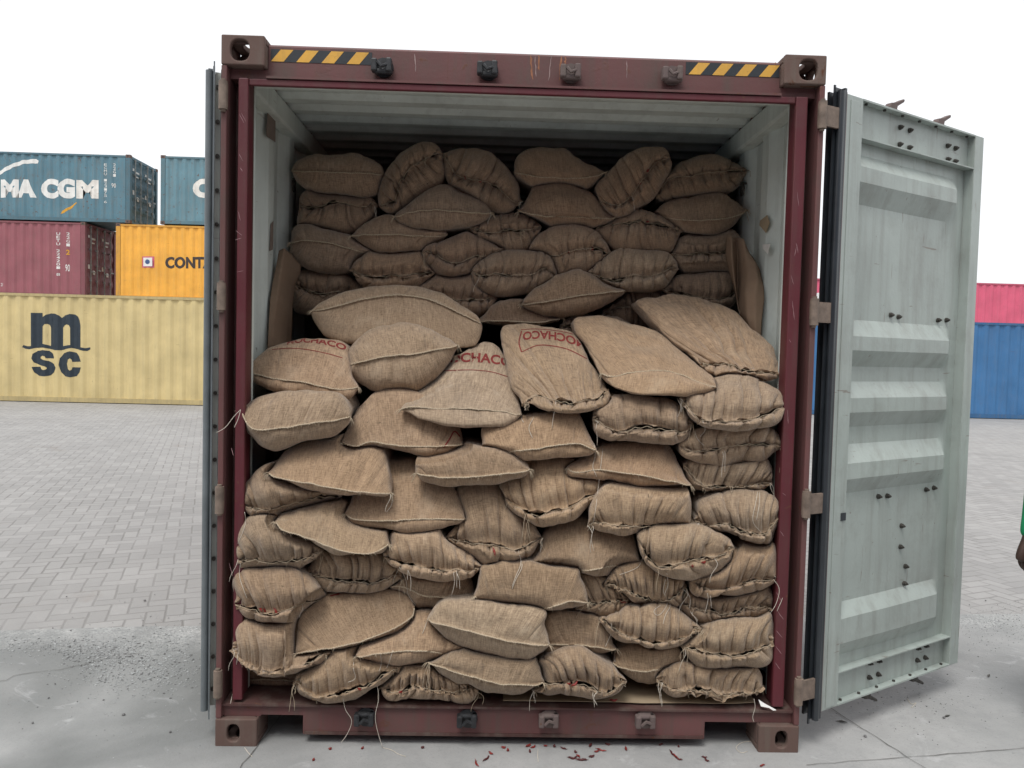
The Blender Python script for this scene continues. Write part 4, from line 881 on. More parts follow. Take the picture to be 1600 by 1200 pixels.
    tag(body, label, 'sack', 'jute sacks stacked in the container')
    bv = BVHTree.FromPolygons([tuple(v) for v in V.tolist()], [tuple(f) for f in F.tolist()]); BV.append(bv)
    # stitching twine along the seam, with frayed fibres
    lt, lb = lip_pts; b = MB(); mid = (lt+lb)/2
    if gath:
        seamp = (sheets[0][0]+sheets[1][0])/2; n = nfold*2+3; pts = []
        for q in range(n):
            j = int(np.clip((q+0.2+r.uniform(-.2, .2))/n*NTC, 3, NTC-4)); p = (sheets[0][0][j]*(0.68 if q % 2 else 0.32)+sheets[1][0][j]*(0.32 if q % 2 else 0.68))+np.array([0, -0.012, 0.0015*(1 if q % 2 else -1)]); pts.append(p)
        cv = []
        for q in range(len(pts)-1):
            for h in (0, .33, .66): cv.append(pts[q]*(1-h)+pts[q+1]*h+np.array([0, -0.002*math.sin(h*3.14), r.uniform(-.001, .001)]))
        b.tube([x-org for x in cv], 0.0012, 5)
    else:
        pts = [mid[j]+np.array([0, -0.001, 0.001+0.0012*math.sin(j*1.9)])+r.normal(0, .0005, 3) for j in range(2, NTC-2, 1)]
        b.tube([x-org for x in pts], 0.0024, 5, r2=[float(x) for x in 0.0027+0.0010*np.sin(np.arange(len(pts))*2.1)+r.uniform(-.0007, .0009, len(pts))])
    for q in range(26 if gath else 22):
        j = int(r.integers(2, NTC-2)); p = mid[j]-org; d = np.array([r.uniform(-.6, .6), -0.7, r.uniform(-1.2, .35)]); L = r.uniform(.005, .018 if gath else .013)
        b.tube([p, p+d*L*0.5+np.array([0, 0, -.001]), p+d*L+np.array([r.uniform(-.003, .003), 0, -0.003])], 0.0006, 3)
    b.build('stitching_twine', M['twine'], body, smooth=True, inv=False)
    # loose string ends hanging from the corners
    for q in range(strings*(2 if idx > 28 else 1) if gath else (1 if r.random() < 0.45*strings else 0)):
        j = int(r.choice([3, NTC-4])) if r.random() < 0.75 else int(r.integers(5, NTC-5)); b = MB()
        for w_ in range(int(r.integers(1, 4))):
            p = mid[j]-org+np.array([r.uniform(-.008, .008), -0.004, 0]); L = r.uniform(0.03, 0.12); n = 9; pts = []; dx = r.uniform(-.25, .25); dx2 = r.uniform(-.012, .012)
            for h in range(n):
                u = h/(n-1); pts.append(p+np.array([dx*L*u+dx2*math.sin(u*5+w_), -0.018*math.sin(min(1, u*2)*1.57)-0.004*math.sin(u*6), -L*u*u*0.55-L*u*0.45+0.01*math.sin(u*3.14)*(1 if w_ == 1 else 0)]))
            b.tube(pts, 0.0010, 5)
        b.build('loose_string', M['thread'] if r.random() < 0.5 else M['twine'], body, smooth=True, inv=False)
    if not gath:
        for j, s_ in ((2, -1), (NTC-3, 1)):
            if r.random() < 0.4: continue
            b = MB(); p = mid[j]-org
            for w_ in range(6):
                L = r.uniform(.014, .034); d_ = np.array([s_*r.uniform(.2, 1.0), -r.uniform(.2, .7), r.uniform(-1.1, .3)]); d_ /= np.linalg.norm(d_)
                b.tube([p, p+d_*L*.5+np.array([0, 0, .001]), p+d_*L+np.array([0, 0, -L*.35])], 0.0019, 4, r2=0.0008)
            b.build('corner_tassel', M['twine'], body, smooth=True, inv=False)
    if gath and r.random() < 0.8:     # twisted corner tuft
        for j, s_ in ((2, -1), (NTC-3, 1)):
            if r.random() < 0.35: continue
            b = MB(); p = (sheets[0][0][j]+sheets[1][0][j])/2-org+np.array([-s_*0.012, -0.006, -0.002])
            for w_ in range(5):
                q_ = p+r.normal(0, .004, 3); pts = [q_]; d_ = r.normal(0, 1, 3)
                for h in range(6):
                    d_ = d_*0.5+r.normal(0, .8, 3); d_ /= np.linalg.norm(d_); q_ = q_+d_*np.array([.006, .004, .006]); q_ = p+(q_-p)*min(1, .013/max(1e-6, np.linalg.norm(q_-p))); pts.append(q_)
                pts.append(pts[-1]+np.array([r.uniform(-.01, .01), -.004, -r.uniform(.004, .02)])); b.tube(pts, 0.0018, 5, r2=0.0010)
            b.build('corner_knot', M['twine'], body, smooth=True, inv=False)
    SACKS.append((body, org, mid, gath, sheets)); return idx

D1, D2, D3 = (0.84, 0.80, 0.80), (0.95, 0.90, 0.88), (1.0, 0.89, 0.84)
# ---- upper stack, deeper in the container
U = 0.86
sack(1, 's', U, '100,225|160,165 300,135 500,145 620,180 670,215|682,250|150,290 250,345 400,360 560,375 640,350|250,232 450,238 600,245', 'smooth plump sack at the upper left corner, topmost beside the left wall', D2, strings=0)
sack(1, 'g', U-.03, '650,450|640,380 690,240 790,110 900,62 1000,70|1045,130|720,490 800,440 900,370 1000,330 1050,240|740,430 765,340 800,265 880,180 960,140', 'gathered sack leaning steeply to the right, first tilted sack in the top row', D2)
sack(1, 'g', U-.03, '1050,120|1120,98 1250,110 1400,170 1480,250 1530,330|1540,420|1050,200 1100,310 1200,400 1330,460 1460,485|1110,220 1200,280 1330,310 1440,370 1500,420', 'gathered sack slanting down right with a split mouth showing chillies, top row', D2)
sack(1, 's', U-.08, '740,515|830,450 960,360 1070,325 1200,380 1300,440|1355,490|800,545 900,570 1100,575 1280,540|900,475 1100,475 1250,490', 'pointed lens shaped sack directly below the two tilted gathered sacks on the upper left', (.97, .93, .92))
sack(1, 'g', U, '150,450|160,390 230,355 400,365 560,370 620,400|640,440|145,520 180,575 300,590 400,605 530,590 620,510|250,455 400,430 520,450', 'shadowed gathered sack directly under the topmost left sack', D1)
sack(1, 's', U-.05, '470,635|560,560 700,510 850,540 1000,580|1080,625|560,690 650,725 800,720 950,695|600,625 800,625 950,635', 'flat pointed sack with a double seam, below the lens shaped one on the upper left', D2)
sack(1, 's', U-.02, '90,680|100,600 170,570 320,600 450,640 560,690|625,745|100,760 180,810 320,850 450,845 540,790|200,660 350,680 500,720', 'large smooth sack tapering right, against the left wall above the kraft paper', D1)
sack(1, 'g', U-.05, '475,840|490,790 560,750 700,730 870,718 920,760|1015,860|500,900 560,950 700,965 850,950 950,900|560,890 680,880 800,885 900,870', 'gathered sack resting just above the long curved sack, left of centre', D2)
sack(1, 'g', U-.06, '915,735|950,700 1050,660 1180,625 1240,650 1350,680|1430,715|960,800 1020,860 1130,868 1220,850 1320,775|1020,770 1130,795 1250,765 1350,740', 'small reddish brown gathered sack in the middle of the upper stack, left of centre', D3)
sack(1, 'g', U-.03, '1200,580|1280,560 1360,510 1450,495 1560,510|1665,574|1260,640 1350,680 1440,730 1520,735 1610,690|1290,610 1400,610 1550,590', 'small gathered sack beneath the slanting split sack of the top row', D2)
sack(1, 'g', U-.04, '850,960|930,900 1050,870 1200,870 1280,920 1350,970|1390,1030|900,1060 1100,1110 1250,1115 1340,1085|1000,1010 1130,1025 1250,1020', 'dark rounded sack with a tied end peeking over the long curved sack', D1)
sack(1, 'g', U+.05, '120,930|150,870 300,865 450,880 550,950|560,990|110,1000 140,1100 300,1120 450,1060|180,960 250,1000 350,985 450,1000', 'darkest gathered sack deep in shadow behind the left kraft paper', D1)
sack(1, 'g', U-.08, '1225,850|1290,790 1400,750 1540,735 1660,745 1720,780|1766,888|1260,930 1350,990 1500,1000 1650,950|1290,880 1400,870 1530,880 1680,850', 'gathered sack with an open chilli filled mouth, above the pointed centre sack', (.98, .93, .90))
sack(2, 's', U-.02, '45,210|70,130 180,85 320,95 450,160|555,210|60,240 150,275 300,292 470,298|200,235 350,240 470,235', 'plump smooth sack in the middle of the top row', D2, strings=0)
sack(2, 's', U-.05, '68,425|130,330 170,295 330,290 450,320 530,400|625,455|150,460 280,505 400,520 500,510|200,450 400,457 550,465', 'wide smooth sack directly under the middle sack of the top row', D2)
sack(2, 'g', U-.07, '520,370|500,300 560,230 640,140 760,85 870,82|915,130|570,430 650,440 740,390 830,320 900,220|620,400 700,330 770,240 830,170', 'big gathered sack standing diagonally, its open mouth line running up to the right', D2)
sack(2, 'g', U, '830,340|890,240 960,160 1080,125 1180,120 1290,160|1345,200|880,370 1000,355 1150,335 1280,300|900,262 1000,240 1120,215 1230,205', 'gathered sack at the upper right corner, topmost beside the right wall', D2)
sack(2, 's', U-.03, '818,435|900,380 1050,350 1200,338 1300,380|1345,420|900,480 1000,535 1150,540 1270,500|950,470 1100,475 1250,460', 'ridged smooth sack under the upper right corner sack', D2)
sack(2, 'g', U-.05, '498,530|560,490 650,450 770,415 880,480|975,540|560,590 650,640 800,655 920,645|620,500 700,490 800,485 900,510', 'gathered sack with a red smear below the big diagonal sack', D2)
sack(2, 'g', U-.07, '122,650|170,570 250,525 400,515 500,545 560,620|605,680|200,690 290,760 400,770 500,740|240,665 330,660 420,645 520,640', 'bulging gathered sack with three open chilli gaps, centre of the upper stack', (.98, .94, .92))
sack(2, 'g', U-.09, '455,765|530,710 600,665 750,655 880,660 940,710|960,750|550,820 650,850 780,855 880,830|600,810 700,790 830,780 900,740', 'pale gathered sack right of centre above the big leaning sack', (1.02, 1.0, .98))
sack(2, 'g', U-.03, '905,655|960,590 1050,550 1150,545 1270,545|1330,640|980,740 1060,770 1150,775 1280,760|1000,670 1080,660 1180,645', 'gathered sack partly hidden by the right kraft paper', D2)
sack(2, 's', U-.14, '85,945|170,860 300,790 400,765 520,810 610,850|670,870|150,970 280,1000 400,990 540,950|200,930 400,895 560,875', 'pointed sack with a raised seam ridge, centre, above the printed sack', (.97, .92, .88))
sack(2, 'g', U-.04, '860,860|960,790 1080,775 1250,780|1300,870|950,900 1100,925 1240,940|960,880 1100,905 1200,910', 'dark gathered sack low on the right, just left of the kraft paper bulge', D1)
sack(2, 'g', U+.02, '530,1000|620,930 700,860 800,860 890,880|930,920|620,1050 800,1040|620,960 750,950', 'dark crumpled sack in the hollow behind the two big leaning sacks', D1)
sack(4, 's', U-.12, '10,225|100,150 200,125 330,140|440,208|100,235 250,242 350,238|150,222 300,228', 'flat dark sack edge squeezed behind the upside down printed sack', D1)
sack(4, 'g', U-.10, '420,250|500,200 600,205 700,215|800,260|500,330 650,330|550,260 680,262', 'shadowy sack scrap between the printed sack and the big leaning sacks', D1)
N_UP = len(PEND)
# ---- middle: big sacks thrown on top of the front stack
sack(3, 's', .46, '488,205|600,140 800,85 1000,70 1200,95 1350,170 1440,240|1468,285|540,290 620,350 800,375 1000,370 1200,395 1400,410 1462,370|600,185 800,132 1000,110 1150,130 1300,190 1420,250', 'very long sack arched like a banana across the middle', (1.06, 1.02, .97), lean=.12, P0=.06, Lb=.34)
sack(3, 's', .33, '665,515|720,420 820,330 1000,290 1150,300 1240,340|1335,400|720,580 850,650 1000,660 1150,610 1280,500|780,490 900,460 1100,440 1250,410', 'fat greyish sack with a pale rope like seam under the long arched sack', (1.05, 1.05, 1.03), lean=.10, P0=.13, Lb=.34)
k3 = sack(3, 's', .20, '118,540|200,470 300,400 450,365 600,375 690,420 720,560|770,640|200,610 350,655 520,670 700,695|250,575 450,602 620,640', 'smooth sack with half hidden red lettering on top, against the left wall', (.97, .90, .84), lean=.22, P0=.08, Lb=.4, strings=0)
sack(3, 's', .08, '95,750|200,700 300,675 500,665 650,680 710,760|725,805|110,860 200,940 350,965 500,930 650,870|160,862 300,866 450,842 600,825', 'fat sack with twine trailing off its left corner, leftmost below the printed ones', (1.04, 1.02, .98), lean=.05, strings=0)
k5 = sack(3, 's', .13, '668,945|720,850 820,720 900,670 1050,660 1200,720 1330,840|1360,960|720,972 830,952 950,982 1100,1007 1250,998|750,964 840,940 960,960 1150,968 1300,965', 'broad sack with a red printed arrow corner at its right end', (.99, .95, .91), lean=.18, P0=.07)
k6 = sack(3, 's', .07, '1003,762|1080,660 1150,575 1270,500 1400,420 1535,402 1618,520 1658,660|1694,794|1100,808 1270,842 1420,848 1560,844 1640,820|1070,745 1270,752 1490,758 1610,775', 'greyish sack with upright red letters, centre left of the pile', (1.05, 1.04, 1.02), lean=.42, P0=.07, Lb=.3)
k7 = sack(4, 'g', .04, '240,640|180,540 150,400 140,300 160,255 240,240 400,260 500,310 580,450 640,530|675,590|280,640 350,660 480,672 600,650 660,620|290,600 360,602 430,612 520,612 600,600 650,575', 'big gathered sack with upside down red print in a red frame, centre', (1.08, 1.03, .95), lean=.50, P0=.09, Lb=.25, nf=8)
sack(4, 's', .04, '620,485|560,380 500,270 505,222 600,220 750,245 900,290 1000,360 1100,430 1170,500|1192,552|680,550 780,575 900,580 1100,570|680,492 800,468 950,466 1080,510', 'big smooth tan sack with a pointed right corner, right of the upside down print', (1.05, .99, .90), lean=.52, P0=.09, Lb=.25)
sack(4, 'g', .14, '1110,440|1000,350 900,270 840,200 800,140 880,120 960,108 1100,120 1250,180 1400,300 1480,380|1498,490|1170,478 1250,492 1350,494 1420,502|1150,444 1250,440 1350,470 1450,482', 'largest leaning sack, top right of the pile by the right wall', (.96, .90, .84), lean=.50, P0=.07, Lb=.25, nf=7)
sack(4, 'g', .03, '1010,600|1020,570 1150,520 1250,490 1400,510 1500,570|1535,640|1050,670 1130,740 1250,745 1400,730 1500,705|1100,700 1180,710 1300,705 1400,695 1480,665', 'fat gathered sack pressing over the red door frame on the right', (1.0, .97, .93), lean=.12, nf=7)
sack(4, 'g', .08, '580,700|600,650 700,600 800,590 950,610 1030,660|1072,720|600,770 700,800 820,815 950,820 1040,790|690,762 780,748 880,742 960,760 1030,772', 'compact gathered sack below the smooth tan sack with the pointed corner', (.95, .90, .85), lean=.05)
sack(4, 's', .05, '30,870|50,740 200,700 350,680 500,670 560,760|605,860|60,908 200,906 400,892 550,874|110,886 200,858 350,840 500,820', 'warm tan sack with a long thread dangling at its right corner, under the framed print', (1.06, .98, .88), lean=.10, P0=.08, strings=0)
sack(4, 's', .08, '455,940|560,870 700,825 850,815 950,850 1010,940|1070,1030|480,978 650,992 850,1022 980,1032|500,962 600,950 750,965 900,990', 'brown sack bearing a small red chilli fleck, right of centre', (.94, .87, .80), lean=.12)
sack(4, 'g', .10, '1005,830|1050,780 1100,750 1300,740 1450,750|1525,830|1020,880 1100,905 1250,910 1400,890 1480,850|1080,852 1200,852 1300,842 1450,832', 'thin gathered sack directly under the fat one that presses over the frame', (.98, .95, .91))
sack(7, 'g', .14, '590,100|650,70 800,60 950,65 985,110|988,180|620,180 700,215 800,240 920,218|680,182 800,192 900,192', 'gathered sack with diagonal folds, third down beside the right wall', (.98, .96, .92))
sack(6, 's', .06, '25,140|50,60 150,30 300,20 450,60|542,125|100,170 200,187 350,182 480,152|100,150 250,154 400,142 500,128', 'narrow flat sack tucked under the warm tan and arrow marked sacks', (1.0, .96, .9))
# ---- front stack
sack(5, 's', .06, '195,140|270,60 350,15 500,-10 620,-20 700,0 740,70|750,232|240,165 400,205 600,228 700,236|250,157 400,185 550,213 700,226', 'wide smooth sack sloping down right, second layer at the left', (.96, .90, .82), lean=.14)
sack(5, 'g', .10, '75,280|90,180 160,110 230,95 400,130 520,220|525,250|130,325 230,330 350,295 450,270|120,290 220,297 350,268 430,245', 'gathered sack half covered by the wide smooth sack at the left edge', (.93, .89, .84))
sack(5, 's', .04, '540,320|560,260 600,180 680,110 760,85 880,95 1000,180 1050,270|1078,345|580,355 700,382 850,392 1000,372|600,343 750,345 900,340 1020,340', 'boxy sack with a strong pale seam and a loose right corner flap, left of centre', (1.06, 1.0, .93), lean=.20, P0=.07)
sack(5, 's', .035, '228,355|260,320 380,290 520,260 600,300 720,390|740,455|280,398 400,440 500,490 600,500 700,492|280,394 400,432 520,478 650,492', 'drooping smooth sack hanging lower on its right, left side', (1.0, .96, .88), lean=.10)
sack(5, 'g', .06, '62,520|80,400 130,340 250,335 380,380 450,440|455,470|80,555 200,582 330,562 410,515|90,537 200,537 300,532 390,500', 'gathered sack by the left door post below the drooping sack corner', (.95, .92, .87))
sack(5, 'g', .11, '370,590|400,540 450,480 560,470 700,490 780,550|800,605|420,640 520,662 640,662 740,640|430,602 530,617 640,627 740,602', 'gathered sack with one deep vertical crease, under the drooping sack', (.96, .93, .88))
sack(5, 'g', .07, '710,510|720,470 770,400 850,385 950,390 1000,450 1100,510|1160,560|760,550 850,600 950,607 1080,600|760,537 850,552 950,572 1060,572', 'light gathered sack with frayed mouth, under the boxy sack', (1.08, 1.04, .98))
sack(5, 's', .15, '730,640|800,570 950,570 1080,590|1115,690|760,670 850,727 950,732 1050,712|800,642 900,682 1000,687 1080,692', 'brown sack recessed behind long hanging strings, left of centre', (.92, .87, .81))
sack(5, 'g', .055, '45,720|55,610 110,575 300,570 400,620|480,700|70,760 150,792 230,802 350,778 430,742|90,737 180,762 280,747 380,722', 'gathered sack with red chillies poking from its mouth, beside the left post', (.97, .94, .9))
k_l10 = sack(5, 's', .05, '318,948|330,800 450,700 560,675 700,665 800,680|852,735|400,932 550,907 650,882 780,835 840,785|380,930 600,888 750,832 835,780', 'sack tilted up to the right with a thin red line along its top edge', (1.02, .98, .92), lean=.08, P0=.06)
sack(5, 'g', .06, '38,905|50,820 100,790 230,785 380,830 460,900|475,940|80,990 200,1032 300,1027 400,995|70,962 160,1012 260,1017 350,990', 'gathered sack with a braided looking mouth, low at the left post', (.97, .94, .9))
sack(5, 's', .06, '588,952|620,890 700,830 800,780 920,750 1050,830 1120,910|1128,955|650,962 750,977 900,980 1050,975|620,955 700,937 850,927 950,932 1060,962', 'smooth sack with frayed twine hanging from its seam, low left of centre', (1.02, .97, .91), lean=.08)
sack(6, 's', .02, '78,790|110,730 180,705 350,720 590,750 600,820|628,908|150,862 260,912 400,942 550,957|110,802 200,822 350,862 500,892', 'palest sack, front and centre near the bottom, with a long sloping stitched seam', (1.18, 1.17, 1.12), P0=.10)
sack(5, 'g', .06, '318,1060|340,1010 430,960 530,905 620,920 720,960|800,995|330,1112 400,1142 500,1137 640,1112 730,1060|400,1132 540,1118 640,1088 720,1040', 'bottom row sack with a puckered red flecked mouth, second from the left post', (1.0, .97, .9))
sack(5, 's', .24, '50,1062|60,1015 150,1005 300,1020|340,1060|80,1092 200,1100 300,1100|120,1055 250,1055', 'dark flattened sack in the bottom left corner of the opening', D1, strings=0)
sack(5, 'g', .06, '690,1085|740,1030 810,985 900,990 1000,1040|1140,1095|740,1142 850,1130 950,1147 1080,1165|770,1112 870,1092 980,1112 1060,1105', 'crumpled torn sack on the floor showing a red chilli hole, bottom row', (1.02, .99, .94), nf=12, amp=1.5)
sack(6, 's', .03, '75,985|130,970 300,925 500,935 580,1000|602,1070|150,1035 250,1062 350,1112 450,1120 550,1093|150,1003 280,1042 400,1072 540,1080', 'smooth bottom row sack directly under the palest sack', (.99, .95, .88))
sack(6, 'g', .03, '545,1105|575,985 640,945 740,918 840,960 920,1000|968,1065|600,1122 700,1117 830,1140 930,1125|620,1080 720,1080 800,1092 890,1110', 'bottom row sack with a dark hole of dried chillies, right of the palest sack', (.96, .92, .86), nf=9, amp=1.25)
sack(6, 's', .04, '285,690|310,600 345,555 540,545 740,560 770,620|798,717|350,718 500,738 650,750 760,727|350,708 500,723 620,733 720,705', 'wide flat brown sack in the centre of the lower stack', (.96, .90, .81), P0=.09)
sack(6, 'g', .08, '160,430|230,340 220,220 300,185 400,180 450,270 550,340|592,430|200,500 280,527 370,547 470,542 560,502|200,442 290,462 380,462 470,472 550,442', 'tall sack with long vertical folds gathered low, centre of the front stack', (.97, .91, .83), lean=.10, nf=6, amp=1.2)
sack(6, 'g', .07, '420,240|405,180 480,110 600,80 720,90 850,160|888,205|470,310 560,352 640,357 740,332 830,270|470,292 560,322 640,312 720,282 820,237', 'rounded sack with a rope like lower mouth, centre right of the tall folded sack', (1.02, .98, .9), lean=.12, nf=7)
sack(6, 's', .08, '543,545|590,440 620,380 700,330 820,340 960,370 1010,450|1035,555|590,585 700,568 800,576 950,578|600,573 700,556 800,568 900,550', 'brown sack creased by a tight vertical string into two lobes', (.95, .89, .81), lean=.12)
sack(7, 'g', .04, '165,375|175,300 250,200 350,190 500,195 600,200 628,270|622,378|220,382 320,400 450,402 560,407|200,360 300,367 400,377 480,377 570,387', 'boxy gathered sack with scalloped mouth, over the two lobed brown sack', (1.05, 1.02, .95), nf=8)
sack(7, 'g', .09, '640,350|650,270 740,225 900,220 1000,250|1030,330|680,387 800,402 870,440 970,450 1015,400|700,372 770,367 850,400 950,405', 'round gathered sack with a red stroke and hanging loops, right wall side', (.99, .96, .91))
sack(7, 'g', .03, '385,430|400,400 480,380 600,375 720,395 800,430|820,470|430,530 520,592 600,602 720,582 800,530|470,546 560,546 660,527 760,502', 'pale gathered sack with a ragged chilli streaked mouth, right of the two lobed sack', (1.13, 1.10, 1.03))
sack(7, 'g', .08, '235,640|300,565 400,550 560,570|608,640|300,652 380,712 450,732 570,725|290,642 360,662 440,702 540,692', 'many folded sack with long knotted strings, under the pale ragged mouth sack', (.98, .95, .88), nf=13)
sack(7, 'g', .10, '128,700|140,580 250,620 330,660|377,695|100,765 200,772 300,762|160,712 220,717 300,707', 'small wedge of sack with a red chilli streak, right of the wide flat brown sack', (.94, .89, .82), P0=.06)
sack(7, 'g', .09, '615,620|700,560 820,480 900,450 1000,455|1018,600|640,670 720,687 850,667 960,642|680,662 760,652 860,627 960,612', 'dark gathered sack rising to the right against the right wall', (.88, .85, .8))
sack(7, 'g', .11, '565,720|600,670 700,670 850,640 960,630 1000,690|988,740|640,782 750,802 850,802 960,777|680,747 760,762 860,742 950,732', 'dark ruffled sack below the one rising against the right wall', (.86, .83, .79), nf=12)
sack(7, 'g', .06, '215,790|300,770 350,735 500,725 600,770|672,830|290,870 380,897 470,917 590,892|330,862 400,882 480,892 580,872', 'gathered sack with one slanting crease and dangling threads, low right of centre', (1.0, .97, .91), nf=8)
sack(6, 's', .09, '600,900|605,800 660,765 780,765 860,800|925,925|620,945 700,930 800,925 880,930|700,900 800,905', 'creased sack end squeezed right beside the palest sack', (.96, .93, .88), P0=.06)
sack(7, 's', .12, '275,985|300,920 400,905 540,905|593,972|330,1037 400,1062 480,1057 550,1012|330,1007 420,1017 500,1002', 'smooth rounded sack with a curved seam low right, above a dark gap', (.97, .94, .88))
sack(7, 'g', .06, '580,910|680,830 800,795 920,790 990,770|998,880|640,967 700,992 800,997 950,982|660,927 760,947 880,942 970,907', 'gathered sack with three broad folds, second from the floor beside the right wall', (1.02, .99, .92), nf=8)
sack(7, 'g', .06, '470,1055|500,1015 600,985 750,980 900,1000 945,1040|947,1090|520,1110 650,1127 800,1137 900,1132|530,1102 600,1107 700,1112 800,1126 900,1117', 'whitish sack standing on the cardboard, rightmost of the bottom row', (1.12, 1.11, 1.07), nf=9, amp=1.3)

for (a0, a1, a2, a3, a4, aa, kw) in PEND: build_sack(a0, a1, a2, a3, a4, *aa, **kw)
# ---- marks printed on the cloth, laid onto the surface they sit on
def on_sack(k, pts, lift=0.0022):
    out_ = []
    for (X, Y) in pts:
        d = ray(X, Y).normalized(); h = BV[k].ray_cast(Vector(CAM), d)
        out_.append(h[0]-d*lift if h[0] else None)
    return out_
def print_on(k, v, f, nm='printed_lettering'):
    P = on_sack(k, v); ok = [p is not None for p in P]; F = [q for q in f if all(ok[i] for i in q)]
    org = Vector(SACKS[k][1]); b = MB(); b.add([(p-org) if p is not None else (0, 0, 0) for p in P], F); b.build(nm, M['ink'], SACKS[k][0], inv=False)
def warp_text(txt, bl, bm_, br, tl, bold=0.03, flip=False):
    """text on a bent base line bl-bm-br with height vector tl-bl (image points)"""
    v, f = text_mesh(txt, bold); v2, f2 = cut(v, f, np.linspace(0, 1, 22)[1:-1], (0.25, 0.5, 0.75)); a, m_, c = map(np.array, (bl, bm_, br)); h = np.array(tl)-a
    if flip: v2 = 1-v2
    u = v2[:, :1]; base = a*(1-u)*(1-2*u)+m_*4*u*(1-u)+c*u*(2*u-1); return base+h*v2[:, 1:2], f2
def line_on(k, pts, w_=1.6, nm='printed_line'):
    c, _ = curve(pts, 40) if len(pts) > 2 else (np.linspace(pts[0], pts[1], 20), 0); d = np.gradient(c, axis=0); d /= np.linalg.norm(d, axis=1, keepdims=True); n = np.c_[-d[:, 1], d[:, 0]]*w_/2
    v = np.vstack([c+n, c-n]); m_ = len(c); print_on(k, v, [(i, i+1, m_+i+1, m_+i) for i in range(m_-1)], nm)
v, f = warp_text('MOCHACO', (684, 570), (742, 566), (799, 574), (685, 555)); print_on(k6, v, f)
line_on(k6, [(684, 580), (710, 578.5), (740, 578), (768, 581), (795, 589)], 1.0)
v, f = warp_text('OCHACOM', (818, 531), (860, 530), (913, 542), (819, 519), flip=False)
v, f = text_mesh('MOCHACO', 0.03); v, f = cut(v, f, np.linspace(0, 1, 22)[1:-1], (0.25, 0.5, 0.75)); v = 1-v
u = v[:, :1]; a, m_, c = np.array((817, 532.)), np.array((864, 531.)), np.array((915, 546.)); base = a*(1-u)*(1-2*u)+m_*4*u*(1-u)+c*u*(2*u-1); print_on(k7, base+np.array((0, -13.0))*v[:, 1:2], f)
line_on(k7, [(815, 550), (838, 540), (860, 540), (888, 546), (920, 562)], 1.3); line_on(k7, [(815, 517), (811, 535), (815, 550)], 1.8); line_on(k7, [(814, 515), (840, 514), (872, 517), (900, 523)], 0.9)
v, f = warp_text('MOCHACO', (448, 539), (490, 536), (540, 548), (450, 530)); print_on(k3, v, f)
line_on(k3, [(425, 546), (455, 544), (480, 546), (510, 552), (535, 559)], 1.0)
line_on(k5, [(693, 700), (703, 685), (710, 674), (719, 682)], 2.2); line_on(k_l10, [(516, 931), (540, 926), (570, 923)], 2.2)
# ---- long strings that can be followed in the photograph
def strand(k, pts, r_=0.0011, mat='thread', lift=0.006):
    c, _ = curve(pts, max(10, len(pts)*5)); org = Vector(SACKS[k][1]); P = []; last = None
    for (X, Y) in c:
        d = ray(X, Y).normalized(); best = None
        for bv in BV[N_UP:]:
            h = bv.ray_cast(Vector(CAM), d)
            if h[0] and (best is None or h[3] < best): best = h[3]
        dist = (best-lift) if best else (last if last else 3.1/d.y)
        q = 3.085/d.y
        if best is None and Y > 1085: dist = (3.1373-0.012)/d.y
        last = dist; P.append(Vector(CAM)+d*dist)
    for _ in range(3): P = [P[0]]+[(P[i-1]+P[i]*2+P[i+1])/4 for i in range(1, len(P)-1)]+[P[-1]]
    b = MB(); b.tube([p-org for p in P], r_, 5); b.build('loose_string', M[mat], SACKS[k][0], smooth=True, inv=False)
lab = {SACKS[i][0]['label']: i for i in range(len(SACKS))}
def by(w_): return next(i for s_, i in lab.items() if w_ in s_)
